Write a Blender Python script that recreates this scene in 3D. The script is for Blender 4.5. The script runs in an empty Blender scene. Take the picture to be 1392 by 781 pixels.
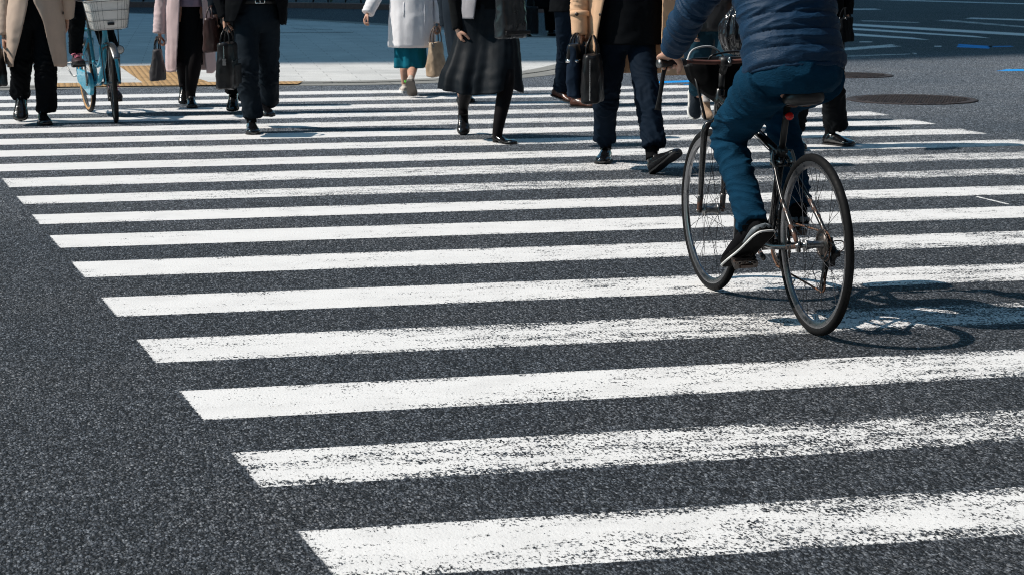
import bpy, bmesh, math, random
import numpy as np
from mathutils import Vector, Matrix, noise
R = math.radians
random.seed(7)
scene = bpy.context.scene
COL = scene.collection

# ------------------------------------------------------------------ camera model (pixel -> place in metres)
PW, PH = 1392.0, 781.0
F_PX, HORIZON, CAM_H = 2778.0, -77.0, 1.47
PITCH = math.atan((PH/2-HORIZON)/F_PX)
YAW = math.atan2(F_PX/math.cos(PITCH), 13000.0-PW/2)
RT = Vector((math.cos(YAW), -math.sin(YAW), 0))
FH = Vector((math.sin(YAW), math.cos(YAW), 0))
FW = FH*math.cos(PITCH) + Vector((0, 0, -math.sin(PITCH)))
UP = RT.cross(FW)
CAM = Vector((0, 0, CAM_H))

def ray(px, py): return RT*((px-PW/2)/F_PX) + UP*((PH/2-py)/F_PX) + FW
def gnd(px, py, z=0.0):
    d = ray(px, py); return CAM + d*((z-CAM_H)/d.z)
def hdist(p): return (Vector(p)-CAM).dot(FH)
def at(px, py, dist):
    d = ray(px, py); return CAM + d*(dist/d.dot(FH))

# ------------------------------------------------------------------ object helpers
def link(o, parent=None):
    COL.objects.link(o)
    if parent is not None: o.parent = parent
    return o
def tag(o, label=None, cat=None, group=None, kind=None):
    if label: o['label'] = label
    if cat: o['category'] = cat
    if group: o['group'] = group
    if kind: o['kind'] = kind
    return o
def mesh_obj(name, bm, mat, parent=None, origin=None, smooth=True, loc=None):
    me = bpy.data.meshes.new(name)
    if origin is not None:
        for v in bm.verts: v.co -= origin
    bmesh.ops.recalc_face_normals(bm, faces=bm.faces)
    bm.to_mesh(me); bm.free()
    if smooth:
        for p in me.polygons: p.use_smooth = True
    if mat: me.materials.append(mat)
    o = bpy.data.objects.new(name, me)
    if loc is not None: o.location = loc
    return link(o, parent)
def empty(name, loc=(0, 0, 0), mat=None):
    o = bpy.data.objects.new(name, None)
    o.empty_display_size = .1
    if mat is not None: o.matrix_world = mat
    else: o.location = loc
    return link(o)
def bevel(o, w, seg=2):
    m = o.modifiers.new('bevel', 'BEVEL'); m.width = w; m.segments = seg; m.limit_method = 'ANGLE'; m.angle_limit = R(40)
    return o
def sharp(o, ang=35):
    me = o.data
    me.set_sharp_from_angle(angle=R(ang))
    return o

# ------------------------------------------------------------------ shape helpers
def catmull(vals, n):
    """resample a list of vectors with n steps per span"""
    P = [np.array(v, float) for v in vals]
    if len(P) == 2: return [P[0]*(1-t)+P[1]*t for t in np.linspace(0, 1, n+1)]
    out = []
    for i in range(len(P)-1):
        p0 = P[i-1] if i > 0 else 2*P[i]-P[i+1]
        p1, p2 = P[i], P[i+1]
        p3 = P[i+2] if i+2 < len(P) else 2*P[i+1]-P[i]
        for k in range(n):
            t = k/n
            out.append(.5*((2*p1)+(-p0+p2)*t+(2*p0-5*p1+4*p2-p3)*t*t+(-p0+3*p1-3*p2+p3)*t**3))
    out.append(P[-1])
    return out
def tube(bm, pts, rad, side=None, n=14, sub=4, cap=True, round_cap=False):
    rr = []
    for r in rad: rr.append((r, r) if not isinstance(r, (tuple, list)) else tuple(r))
    rows = [tuple(p)+r for p, r in zip(pts, rr)]
    S = catmull(rows, sub) if sub > 0 else [np.array(x, float) for x in rows]
    if sub == 0: pass
    rings = []
    A = None
    N = len(S)
    for i, s in enumerate(S):
        a = Vector(S[max(i-1, 0)][:3]); b = Vector(S[min(i+1, N-1)][:3])
        T = (b-a)
        if T.length < 1e-9: T = Vector((0, 0, 1))
        T.normalize()
        if side is not None: A_ = Vector(side)
        elif A is None: A_ = Vector((1, 0, 0)) if abs(T.x) < .8 else Vector((0, 1, 0))
        else: A_ = A
        A = (A_ - T*A_.dot(T)).normalized()
        B = T.cross(A)
        c = Vector(s[:3]); ra, rb = max(s[3], 1e-4), max(s[4], 1e-4)
        rings.append([bm.verts.new(c + A*(ra*math.cos(2*math.pi*k/n)) + B*(rb*math.sin(2*math.pi*k/n))) for k in range(n)])
    for i in range(len(rings)-1):
        for k in range(n):
            bm.faces.new((rings[i][k], rings[i][(k+1) % n], rings[i+1][(k+1) % n], rings[i+1][k]))
    if cap:
        bm.faces.new(list(reversed(rings[0]))); bm.faces.new(rings[-1])
    return rings
def ball(bm, c, r, sx=1, sy=1, sz=1, seg=12):
    m = Matrix.Translation(Vector(c)) @ Matrix.Diagonal((r*sx, r*sy, r*sz, 1))
    bmesh.ops.create_uvsphere(bm, u_segments=seg, v_segments=max(6, seg//2+2), radius=1, matrix=m)
def box(bm, c, size, rot=None):
    m = Matrix.Translation(Vector(c))
    if rot is not None: m = m @ rot.to_4x4()
    m = m @ Matrix.Diagonal((size[0], size[1], size[2], 1))
    bmesh.ops.create_cube(bm, size=1, matrix=m)
def cyl(bm, a, b, r, n=14, r2=None):
    tube(bm, [a, b], [r, r if r2 is None else r2], n=n, sub=1)
def torus(bm, c, axis, R_, r, nu=64, nv=12, rb=None):
    axis = Vector(axis).normalized(); rb = rb or r
    e1 = axis.orthogonal().normalized(); e2 = axis.cross(e1)
    ring = []
    for i in range(nu):
        t = 2*math.pi*i/nu; d = e1*math.cos(t)+e2*math.sin(t)
        ring.append([bm.verts.new(Vector(c)+d*(R_+r*math.cos(2*math.pi*k/nv))+axis*(rb*math.sin(2*math.pi*k/nv))) for k in range(nv)])
    for i in range(nu):
        for k in range(nv):
            bm.faces.new((ring[i][k], ring[(i+1) % nu][k], ring[(i+1) % nu][(k+1) % nv], ring[i][(k+1) % nv]))
def rrect_loft(bm, levels, e=4.5, n=40, frame=None):
    """levels: (z, half width, half depth, cx, cy); frame maps local to world"""
    rings = []
    for lv in levels:
        z, a, b = lv[:3]; ox, oy = (lv[3], lv[4]) if len(lv) > 4 else (0, 0)
        ring = []
        for k in range(n):
            t = 2*math.pi*(k+.5)/n; c, s = math.cos(t), math.sin(t)
            p = Vector((ox+a*math.copysign(abs(c)**(2/e), c), oy+b*math.copysign(abs(s)**(2/e), s), z))
            ring.append(bm.verts.new(frame @ p if frame is not None else p))
        rings.append(ring)
    for i in range(len(rings)-1):
        for k in range(n):
            bm.faces.new((rings[i][k], rings[i][(k+1) % n], rings[i+1][(k+1) % n], rings[i+1][k]))
    bm.faces.new(list(reversed(rings[0]))); bm.faces.new(rings[-1])
def remesh(bm, voxel, smooth=4, disp=None):
    """fuse overlapping shapes into one continuous skin; returns a new bmesh"""
    me = bpy.data.meshes.new('tmp'); bmesh.ops.recalc_face_normals(bm, faces=bm.faces); bm.to_mesh(me); bm.free()
    o = bpy.data.objects.new('tmp', me); COL.objects.link(o)
    m = o.modifiers.new('r', 'REMESH'); m.mode = 'VOXEL'; m.voxel_size = voxel; m.adaptivity = 0
    dg = bpy.context.evaluated_depsgraph_get()
    me2 = bpy.data.meshes.new_from_object(o.evaluated_get(dg))
    bpy.data.objects.remove(o); bpy.data.meshes.remove(me)
    nv = len(me2.vertices)
    co = np.empty(nv*3); me2.vertices.foreach_get('co', co); co = co.reshape(-1, 3)
    ne = len(me2.edges); ed = np.empty(ne*2, dtype=np.int64); me2.edges.foreach_get('vertices', ed); ed = ed.reshape(-1, 2)
    deg = np.bincount(ed.ravel(), minlength=nv)[:, None].clip(1)
    for _ in range(smooth):
        acc = np.zeros_like(co)
        for ax in range(3):
            acc[:, ax] = np.bincount(ed[:, 0], co[ed[:, 1], ax], nv) + np.bincount(ed[:, 1], co[ed[:, 0], ax], nv)
        co = co*.5 + (acc/deg)*.5
    me2.vertices.foreach_set('co', co.ravel()); me2.update()
    if disp is not None:
        no = np.empty(nv*3); me2.vertices.foreach_get('normal', no); no = no.reshape(-1, 3)
        d = np.array([disp(co[i], no[i]) for i in range(nv)])
        co = co + no*d[:, None]
        me2.vertices.foreach_set('co', co.ravel()); me2.update()
    out = bmesh.new(); out.from_mesh(me2); bpy.data.meshes.remove(me2)
    return out
def nz(x, y, z): return noise.noise(Vector((x, y, z)))

# ------------------------------------------------------------------ materials
def nodes_of(name):
    m = bpy.data.materials.new(name); m.use_nodes = True
    nt = m.node_tree; bs = nt.nodes['Principled BSDF']
    return m, nt, bs
def N(nt, typ, **kw):
    n = nt.nodes.new(typ)
    for k, v in kw.items():
        if k.startswith('i_'): n.inputs[k[2:].replace('_', ' ')].default_value = v
        else: setattr(n, k, v)
    return n
def ramp(nt, fac, stops):
    r = nt.nodes.new('ShaderNodeValToRGB'); els = r.color_ramp.elements
    while len(els) < len(stops): els.new(.5)
    for e, (p, c) in zip(els, stops):
        e.position = p; e.color = (c, c, c, 1) if not isinstance(c, (tuple, list)) else tuple(c)+(1,)
    nt.links.new(fac, r.inputs[0]); return r.outputs[0]
def mixc(nt, fac, a, b, mode='MIX'):
    n = nt.nodes.new('ShaderNodeMix'); n.data_type = 'RGBA'; n.blend_type = mode
    for i, s in ((0, fac), (6, a), (7, b)):
        if hasattr(s, 'default_value') or hasattr(s, 'is_linked'): nt.links.new(s, n.inputs[i])
        else: n.inputs[i].default_value = s if i == 0 else (tuple(s)+(1,) if len(s) == 3 else s)
    return n.outputs[2]
def math_(nt, op, a, b=None, clamp=False):
    n = nt.nodes.new('ShaderNodeMath'); n.operation = op; n.use_clamp = clamp
    for i, s in ((0, a), (1, b)):
        if s is None: continue
        if hasattr(s, 'is_linked'): nt.links.new(s, n.inputs[i])
        else: n.inputs[i].default_value = s
    return n.outputs[0]
_mats = {}
def fabric(name, col, rough=.9, var=.25, scale=9, weave=900, bump=.25, sheen=0.0, spec=.06, crinkle=0.0):
    if name in _mats: return _mats[name]
    m, nt, bs = nodes_of(name)
    tc = N(nt, 'ShaderNodeTexCoord')
    n1 = N(nt, 'ShaderNodeTexNoise', i_Scale=scale, i_Detail=5.0); nt.links.new(tc.outputs['Object'], n1.inputs['Vector'])
    n2 = N(nt, 'ShaderNodeTexNoise', i_Scale=weave, i_Detail=1.0); nt.links.new(tc.outputs['Object'], n2.inputs['Vector'])
    lo = [c*(1-var) for c in col]; hi = [min(1, c*(1+var)) for c in col]
    c = ramp(nt, n1.outputs['Fac'], [(.25, lo), (.75, hi)])
    c = mixc(nt, .35, c, ramp(nt, n2.outputs['Fac'], [(.3, [x*.82 for x in col]), (.7, [min(1, x*1.18) for x in col])]))
    nt.links.new(c, bs.inputs['Base Color'])
    b = N(nt, 'ShaderNodeBump', i_Strength=bump, i_Distance=.002)
    nt.links.new(n2.outputs['Fac'], b.inputs['Height']); nt.links.new(b.outputs[0], bs.inputs['Normal'])
    if crinkle > 0:
        mp = N(nt, 'ShaderNodeMapping'); mp.inputs['Scale'].default_value = (1, 1, 2.6); nt.links.new(tc.outputs['Object'], mp.inputs['Vector'])
        n3 = N(nt, 'ShaderNodeTexNoise', i_Scale=26.0, i_Detail=5.0, i_Roughness=.55, i_Distortion=1.2); nt.links.new(mp.outputs[0], n3.inputs['Vector'])
        rd = math_(nt, 'ABSOLUTE', math_(nt, 'SUBTRACT', n3.outputs['Fac'], .5))
        b3 = N(nt, 'ShaderNodeBump', i_Strength=1.0, i_Distance=crinkle); nt.links.new(rd, b3.inputs['Height']); nt.links.new(b.outputs[0], b3.inputs['Normal']); nt.links.new(b3.outputs[0], bs.inputs['Normal'])
    bs.inputs['Roughness'].default_value = rough
    bs.inputs['Sheen Weight'].default_value = sheen
    bs.inputs['Sheen Roughness'].default_value = .5
    bs.inputs['Specular IOR Level'].default_value = spec
    _mats[name] = m; return m
def leather(name, col, rough=.35, coat=0.0, scale=140, bump=.2, spec=.5):
    if name in _mats: return _mats[name]
    m, nt, bs = nodes_of(name)
    tc = N(nt, 'ShaderNodeTexCoord')
    v = N(nt, 'ShaderNodeTexVoronoi', i_Scale=scale); nt.links.new(tc.outputs['Object'], v.inputs['Vector'])
    n1 = N(nt, 'ShaderNodeTexNoise', i_Scale=14.0, i_Detail=6.0); nt.links.new(tc.outputs['Object'], n1.inputs['Vector'])
    nt.links.new(ramp(nt, n1.outputs['Fac'], [(.3, [c*.7 for c in col]), (.7, [min(1, c*1.35) for c in col])]), bs.inputs['Base Color'])
    nt.links.new(ramp(nt, n1.outputs['Fac'], [(.3, rough*.75), (.7, min(1, rough*1.3))]), bs.inputs['Roughness'])
    b = N(nt, 'ShaderNodeBump', i_Strength=bump, i_Distance=.001)
    nt.links.new(v.outputs['Distance'], b.inputs['Height']); nt.links.new(b.outputs[0], bs.inputs['Normal'])
    bs.inputs['Coat Weight'].default_value = coat; bs.inputs['Coat Roughness'].default_value = .12
    bs.inputs['Specular IOR Level'].default_value = spec
    _mats[name] = m; return m
def metal(name, col, rough=.3, rust=0.0, rustcol=(.16, .055, .022)):
    if name in _mats: return _mats[name]
    m, nt, bs = nodes_of(name)
    tc = N(nt, 'ShaderNodeTexCoord')
    n1 = N(nt, 'ShaderNodeTexNoise', i_Scale=26.0, i_Detail=8.0, i_Roughness=.65); nt.links.new(tc.outputs['Object'], n1.inputs['Vector'])
    if rust > 0:
        f = ramp(nt, n1.outputs['Fac'], [(.62-rust*.3, 0.0), (.70-rust*.3, 1.0)])
        nt.links.new(mixc(nt, f, col, rustcol), bs.inputs['Base Color'])
        nt.links.new(math_(nt, 'SUBTRACT', 1.0, f), bs.inputs['Metallic'])
        nt.links.new(ramp(nt, f, [(0, rough), (1, .85)]), bs.inputs['Roughness'])
    else:
        bs.inputs['Base Color'].default_value = tuple(col)+(1,)
        bs.inputs['Metallic'].default_value = 1
        nt.links.new(ramp(nt, n1.outputs['Fac'], [(.3, rough*.7), (.7, rough*1.4)]), bs.inputs['Roughness'])
    _mats[name] = m; return m
def plain(name, col, rough=.5, spec=.5, var=.2, scale=20, coat=0.0):
    if name in _mats: return _mats[name]
    m, nt, bs = nodes_of(name)
    tc = N(nt, 'ShaderNodeTexCoord')
    n1 = N(nt, 'ShaderNodeTexNoise', i_Scale=float(scale), i_Detail=6.0); nt.links.new(tc.outputs['Object'], n1.inputs['Vector'])
    nt.links.new(ramp(nt, n1.outputs['Fac'], [(.3, [c*(1-var) for c in col]), (.7, [min(1, c*(1+var)) for c in col])]), bs.inputs['Base Color'])
    nt.links.new(ramp(nt, n1.outputs['Fac'], [(.3, rough*.85), (.7, min(1, rough*1.15))]), bs.inputs['Roughness'])
    bs.inputs['Specular IOR Level'].default_value = spec
    bs.inputs['Coat Weight'].default_value = coat
    _mats[name] = m; return m
SUN_E, SKY_E, EXPO = 4.6, 0.105, 0.0
# ------------------------------------------------------------------ ground materials
def asphalt_nodes(nt):
    geo = N(nt, 'ShaderNodeNewGeometry'); pos = geo.outputs['Position']
    v1 = N(nt, 'ShaderNodeTexVoronoi', i_Scale=130.0); v1.inputs['Randomness'].default_value = 1
    v2 = N(nt, 'ShaderNodeTexVoronoi', i_Scale=240.0)
    w = N(nt, 'ShaderNodeTexNoise', i_Scale=60.0, i_Detail=2.0)
    nt.links.new(pos, w.inputs['Vector'])
    off = N(nt, 'ShaderNodeVectorMath', operation='SCALE'); off.inputs['Scale'].default_value = .012
    nt.links.new(w.outputs['Color'], off.inputs[0])
    pm = N(nt, 'ShaderNodeVectorMath', operation='MULTIPLY'); pm.inputs[1].default_value = (1, .48, 1); nt.links.new(pos, pm.inputs[0])
    add = N(nt, 'ShaderNodeVectorMath', operation='ADD'); nt.links.new(pm.outputs[0], add.inputs[0]); nt.links.new(off.outputs[0], add.inputs[1])
    nt.links.new(add.outputs[0], v1.inputs['Vector']); nt.links.new(add.outputs[0], v2.inputs['Vector'])
    sx = N(nt, 'ShaderNodeSeparateColor'); nt.links.new(v1.outputs['Color'], sx.inputs[0])
    sy = N(nt, 'ShaderNodeSeparateColor'); nt.links.new(v2.outputs['Color'], sy.inputs[0])
    stone = ramp(nt, sx.outputs[0], [(0, (.006, .007, .009)), (.22, (.012, .014, .018)), (.45, (.055, .060, .068)), (.75, (.130, .136, .146)), (.95, (.20, .204, .21)), (1, (.29, .285, .28))])
    small = ramp(nt, sy.outputs[0], [(0, (.005, .006, .008)), (.35, (.022, .024, .028)), (.7, (.085, .090, .098)), (1, (.20, .20, .20))])
    pick = ramp(nt, sx.outputs[1], [(.60, 0.0), (.66, 1.0)])
    col = mixc(nt, pick, stone, small)
    # bitumen in the gaps between stones
    gap = ramp(nt, v1.outputs['Distance'], [(.35, 1.0), (.75, .22)])
    col = mixc(nt, 1.0, col, gap, 'MULTIPLY')
    # broad tone: worn wheel tracks, brownish dusty patches
    n1 = N(nt, 'ShaderNodeTexNoise', i_Scale=.55, i_Detail=6.0, i_Roughness=.6); nt.links.new(pos, n1.inputs['Vector'])
    n2 = N(nt, 'ShaderNodeTexNoise', i_Scale=7.0, i_Detail=5.0, i_Roughness=.7); nt.links.new(pos, n2.inputs['Vector'])
    tone = ramp(nt, n1.outputs['Fac'], [(.32, (.70, .78, .88)), (.5, (.86, .92, 1.0)), (.68, (1.06, 1.08, 1.12))])
    col = mixc(nt, 1.0, col, tone, 'MULTIPLY')
    tone2 = ramp(nt, n2.outputs['Fac'], [(.3, .82), (.7, 1.2)])
    col = mixc(nt, 1.0, col, tone2, 'MULTIPLY')
    n3 = N(nt, 'ShaderNodeTexNoise', i_Scale=34.0, i_Detail=3.0, i_Roughness=.75); nt.links.new(pm.outputs[0], n3.inputs['Vector'])
    col = mixc(nt, 1.0, col, ramp(nt, n3.outputs['Fac'], [(.28, .62), (.72, 1.42)]), 'MULTIPLY')
    # asphalt colour grows paler up the road, drops partly back past the crossing
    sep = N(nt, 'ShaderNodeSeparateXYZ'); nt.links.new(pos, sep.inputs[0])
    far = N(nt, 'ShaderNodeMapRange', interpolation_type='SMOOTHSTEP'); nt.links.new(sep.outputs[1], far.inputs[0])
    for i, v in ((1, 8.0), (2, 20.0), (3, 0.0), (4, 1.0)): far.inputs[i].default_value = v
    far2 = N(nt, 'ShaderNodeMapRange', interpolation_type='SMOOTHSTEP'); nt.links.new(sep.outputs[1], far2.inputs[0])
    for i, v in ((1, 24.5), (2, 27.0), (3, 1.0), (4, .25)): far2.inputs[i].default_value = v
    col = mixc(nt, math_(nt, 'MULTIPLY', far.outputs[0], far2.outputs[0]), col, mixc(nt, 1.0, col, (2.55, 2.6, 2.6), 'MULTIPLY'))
    h1 = ramp(nt, v1.outputs['Distance'], [(0, 1.0), (.9, 0.0)])
    h = math_(nt, 'ADD', h1, math_(nt, 'MULTIPLY', sx.outputs[2], .7))
    h = math_(nt, 'ADD', h, math_(nt, 'MULTIPLY', ramp(nt, v2.outputs['Distance'], [(0, 1.0), (.9, 0.0)]), .35))
    return pos, col, h, sx.outputs[1], pm.outputs[0]
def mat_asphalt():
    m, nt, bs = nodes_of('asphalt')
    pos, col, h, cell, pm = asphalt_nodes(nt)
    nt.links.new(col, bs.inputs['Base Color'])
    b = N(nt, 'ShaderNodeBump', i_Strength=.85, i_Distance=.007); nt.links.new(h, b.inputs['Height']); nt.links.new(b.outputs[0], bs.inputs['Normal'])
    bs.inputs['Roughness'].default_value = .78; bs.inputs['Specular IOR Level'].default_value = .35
    return m
def mat_paint(name, col, wearable=True):
    m, nt, bs = nodes_of(name)
    pos, acol, h, cell, pm = asphalt_nodes(nt)
    uv = N(nt, 'ShaderNodeUVMap'); s = N(nt, 'ShaderNodeSeparateXYZ'); nt.links.new(uv.outputs[0], s.inputs[0])
    wear = N(nt, 'ShaderNodeAttribute', attribute_type='OBJECT', attribute_name='wear')
    # v runs -1 .. 1 across the band, in units where |v| = 1 is the nominal edge; u the same along it
    edge = math_(nt, 'MAXIMUM', math_(nt, 'ABSOLUTE', s.outputs[1]), math_(nt, 'ABSOLUTE', s.outputs[0]))
    fine = N(nt, 'ShaderNodeTexNoise', i_Scale=125.0, i_Detail=4.0, i_Roughness=.68); nt.links.new(pm, fine.inputs['Vector'])
    finev = math_(nt, 'ADD', math_(nt, 'MULTIPLY', fine.outputs['Fac'], .82), math_(nt, 'MULTIPLY', cell, .18))
    mapn = N(nt, 'ShaderNodeMapping'); mapn.inputs['Scale'].default_value = (1.1, 3.2, 1); nt.links.new(pos, mapn.inputs['Vector'])
    big = N(nt, 'ShaderNodeTexNoise', i_Scale=1.3, i_Detail=5.0, i_Roughness=.68); nt.links.new(mapn.outputs[0], big.inputs['Vector'])
    mapm = N(nt, 'ShaderNodeMapping'); mapm.inputs['Scale'].default_value = (2.2, 6.0, 1); mapm.inputs['Location'].default_value = (3, 8, 0); nt.links.new(pos, mapm.inputs['Vector'])
    mid = N(nt, 'ShaderNodeTexNoise', i_Scale=3.0, i_Detail=4.0, i_Roughness=.6); nt.links.new(mapm.outputs[0], mid.inputs['Vector'])
    T = math_(nt, 'ADD', math_(nt, 'MULTIPLY', wear.outputs['Fac'], .28), .185)
    T = math_(nt, 'ADD', T, math_(nt, 'MULTIPLY', math_(nt, 'SUBTRACT', big.outputs['Fac'], .5), .62))
    T = math_(nt, 'ADD', T, math_(nt, 'MULTIPLY', math_(nt, 'SUBTRACT', mid.outputs['Fac'], .5), .42))
    sx_ = N(nt, 'ShaderNodeSeparateXYZ'); nt.links.new(pos, sx_.inputs[0])
    T = math_(nt, 'ADD', T, math_(nt, 'MULTIPLY', math_(nt, 'SUBTRACT', math_(nt, 'MINIMUM', sx_.outputs[0], 4.0), 2.2), math_(nt, 'MULTIPLY', wear.outputs['Fac'], .055)))
    eb = N(nt, 'ShaderNodeMapRange'); nt.links.new(edge, eb.inputs[0])
    for i, v in ((1, .62), (2, 1.0), (3, 0.0), (4, .10)): eb.inputs[i].default_value = v
    T = math_(nt, 'ADD', T, eb.outputs[0])
    d = math_(nt, 'SUBTRACT', finev, T)
    mask = ramp(nt, math_(nt, 'ADD', math_(nt, 'MULTIPLY', d, 5.5), .5), [(.25, 0.0), (.68, 1.0)])
    # ragged outline: the paint runs over the stones at its edge
    rag = math_(nt, 'ADD', edge, math_(nt, 'MULTIPLY', math_(nt, 'SUBTRACT', fine.outputs['Fac'], .5), .16))
    cut = ramp(nt, rag, [(.985, 1.0), (1.0, 0.0)])
    mask = math_(nt, 'MULTIPLY', mask, cut)
    dirt = N(nt, 'ShaderNodeTexNoise', i_Scale=4.0, i_Detail=8.0, i_Roughness=.7); nt.links.new(pos, dirt.inputs['Vector'])
    pc = ramp(nt, dirt.outputs['Fac'], [(.25, [c*.86 for c in col]), (.55, col)])
    nt.links.new(mixc(nt, mask, acol, pc), bs.inputs['Base Color'])
    hh = math_(nt, 'MULTIPLY', h, math_(nt, 'SUBTRACT', 1.0, math_(nt, 'MULTIPLY', mask, .86)))
    hh = math_(nt, 'ADD', hh, math_(nt, 'MULTIPLY', mask, .55))
    b = N(nt, 'ShaderNodeBump', i_Strength=.6, i_Distance=.006); nt.links.new(hh, b.inputs['Height']); nt.links.new(b.outputs[0], bs.inputs['Normal'])
    bs.inputs['Roughness'].default_value = .72; bs.inputs['Specular IOR Level'].default_value = .3
    return m
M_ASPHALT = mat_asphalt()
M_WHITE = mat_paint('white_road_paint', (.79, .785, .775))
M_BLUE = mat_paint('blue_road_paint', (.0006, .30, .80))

def sheet(name, pts, mat, kind='structure', uv=None, props=None):
    bm = bmesh.new(); vs = [bm.verts.new(p) for p in pts]; f = bm.faces.new(vs)
    if f.normal.z < 0 or (f.normal_update() or f.normal.z < 0): f.normal_flip()
    if uv:
        L = bm.loops.layers.uv.new('UVMap')
        for l in f.loops: l[L].uv = uv[vs.index(l.vert)]
    me = bpy.data.meshes.new(name); bm.to_mesh(me); bm.free(); me.materials.append(mat)
    o = link(bpy.data.objects.new(name, me)); tag(o, kind=kind)
    for k, v in (props or {}).items(): o[k] = v
    return o
road = sheet('road', [(-220, -60, 0), (260, -60, 0), (260, 420, 0), (-220, 420, 0)], M_ASPHALT)

# ------------------------------------------------------------------ crossing stripes
def band(name, nl, nr, fr, fl, mat, wear, z=.0012, over=.02):
    """painted band from its near-left, near-right, far-right, far-left corners; sheet reaches a little past the nominal edge"""
    nl, nr, fr, fl = [Vector((p[0], p[1], 0)) for p in (nl, nr, fr, fl)]
    W = ((fl-nl).length+(fr-nr).length)/2; Ln = ((nr-nl).length+(fr-fl).length)/2
    kv = 1+2*over/W; ku = 1+2*over/Ln
    c = (nl+nr+fr+fl)/4
    def pt(u, v):
        a = nl.lerp(nr, (u+1)/2); b = fl.lerp(fr, (u+1)/2); p = a.lerp(b, (v+1)/2); return (p.x, p.y, z)
    # u is scaled so that one unit off the end means the same distance as across the band
    q = Ln/W
    uvx = lambda s: s*(1+(ku-1)*q)
    e1 = 1-W/Ln if W < Ln else .01
    us = [-ku, -e1]+[x/6*e1-e1 for x in range(1, 12)]+[e1, ku]
    bm = bmesh.new(); L = bm.loops.layers.uv.new('UVMap')
    vv = (-kv, -kv+.012*2/W, kv)
    rows = [[bm.verts.new((pt(u, v)[0], pt(u, v)[1], z if k else -.0008)) for u in us] for k, v in enumerate(vv)]
    for r0, i in [(q, i) for q in (0, 1) for i in range(len(us)-1)]:
        f = bm.faces.new((rows[r0][i], rows[r0][i+1], rows[r0+1][i+1], rows[r0+1][i]))
        for l in f.loops:
            j = next(q for q in (0, 1, 2) if l.vert in rows[q]); k = rows[j].index(l.vert); u = us[k]
            d = (1-abs(u))*Ln/2/(W/2)          # distance to the end in half widths
            l[L].uv = (math.copysign(max(0, 1-d), u), vv[j])
    me = bpy.data.meshes.new(name); bm.to_mesh(me); bm.free(); me.materials.append(mat)
    o = link(bpy.data.objects.new(name, me)); tag(o, kind='structure'); o['wear'] = wear
    return o
tops = [(403, 722), (313, 615), (246, 531), (192, 461), (145, 404), (107, 356), (75, 320), (48, 292), (24, 267), (2, 243)]
rts = [662, 555, 474, 410, 357, 314, 282, 252, 228, 206]
bots = [(438, 781), (350, 663), (275, 571), (216, 493), (168, 430), (124, 377), (90, 337), (62, 305), (38, 278), (14, 255)]
wears = [.86, 1.10, .68, .92, .66, .60, .48, .55, .88, .80, .6, .6, .5, .65, .6, .65, .6, .6]
def x_left(y): return .585 - (y-5.004)*.1043
Rc = [gnd(1241.6, 163), gnd(1217, 158), gnd(1320.6, 178.5), gnd(1281.8, 171), gnd(1366, 186)]
rb = np.polyfit([p.y for p in Rc], [p.x for p in Rc], 1)
def x_right(y): return float(np.polyval(rb, y))
ystripe = []
for i, t in enumerate(tops):
    yl = gnd(*t).y; yr = gnd(1392, rts[i]); nb = gnd(*bots[i])
    sl = (yr.y-yl)/(yr.x-gnd(*t).x)
    w = yl-nb.y
    if i == 0: w = .43
    ystripe.append((yl, max(-.004, min(.02, sl)), w))
for y in (223.5, 205, 189.6, 175.6, 163, 151.5, 141, 131.6):
    ystripe.append((gnd(0, y).y, .013, .46))
ystripe.insert(0, (4.13, 0.0, .42)); wears.insert(0, .6)
ystripe.insert(0, (3.27, 0.0, .42)); wears.insert(0, .6)
for (yl, sl, w), wr in zip(ystripe, wears):
    a, b_ = x_left(yl), x_right(yl); a2, b2 = x_left(yl-w), x_right(yl-w)
    band('crosswalk_stripe', (a2, yl-w), (b2, yl-w+sl*(b2-a2)), (b_, yl+sl*(b_-a)), (a, yl), M_WHITE, wr)
# a thin scratched setting-out line at the right end of the stripes
# ------------------------------------------------------------------ markings in the far junction
def pxband(name, c4, mat, wear): # corners as seen: near-left, near-right, far-right, far-left
    return band(name, *[gnd(*p) for p in c4], mat, wear, over=.03)
pxband('far_crosswalk_stripe', [(1120, 46.3), (1265, 54.8), (1240, 51.3), (1120, 42.8)], M_WHITE, .0)
pxband('far_crosswalk_stripe', [(1120, 38.5), (1347, 52.3), (1325, 49.2), (1120, 35.7)], M_WHITE, .0)
pxband('far_crosswalk_stripe', [(1120, 33), (1430, 51.4), (1430, 47.8), (1120, 30.2)], M_WHITE, .0)
pxband('far_crosswalk_stripe', [(1170, 29), (1250, 31.6), (1250, 30.4), (1170, 28)], M_WHITE, .8)
pxband('far_crosswalk_stripe', [(1270, 28.2), (1440, 41.5), (1440, 40), (1290, 27)], M_WHITE, .85)
pxband('far_crosswalk_stripe', [(1310, 25.6), (1440, 30), (1440, 28), (1320, 24.2)], M_WHITE, .5)
pxband('lane_marking', [(1120, 71), (1226, 63.5), (1212, 60.5), (1120, 67.5)], M_WHITE, .62)
pxband('lane_marking', [(1150, 77.5), (1240, 74), (1240, 73.2), (1150, 76)], M_WHITE, .85)
pxband('lane_marking', [(1120, 14), (1200, 13.6), (1190, 12), (1120, 12)], M_WHITE, .6)
pxband('lane_marking', [(1150, -1), (1440, 7.5), (1440, 6.3), (1150, -2)], M_WHITE, .5)
pxband('lane_marking', [(1168, 57.8), (1186, 58), (1186, 56.8), (1168, 56.6)], M_WHITE, .6)
pxband('lane_marking', [(1270, 64), (1280, 64), (1280, 62.6), (1270, 62.6)], M_WHITE, .5)
pxband('lane_marking', [(1240, 74), (1247, 74), (1246, 72.4), (1240, 72.4)], M_WHITE, .5)
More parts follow.
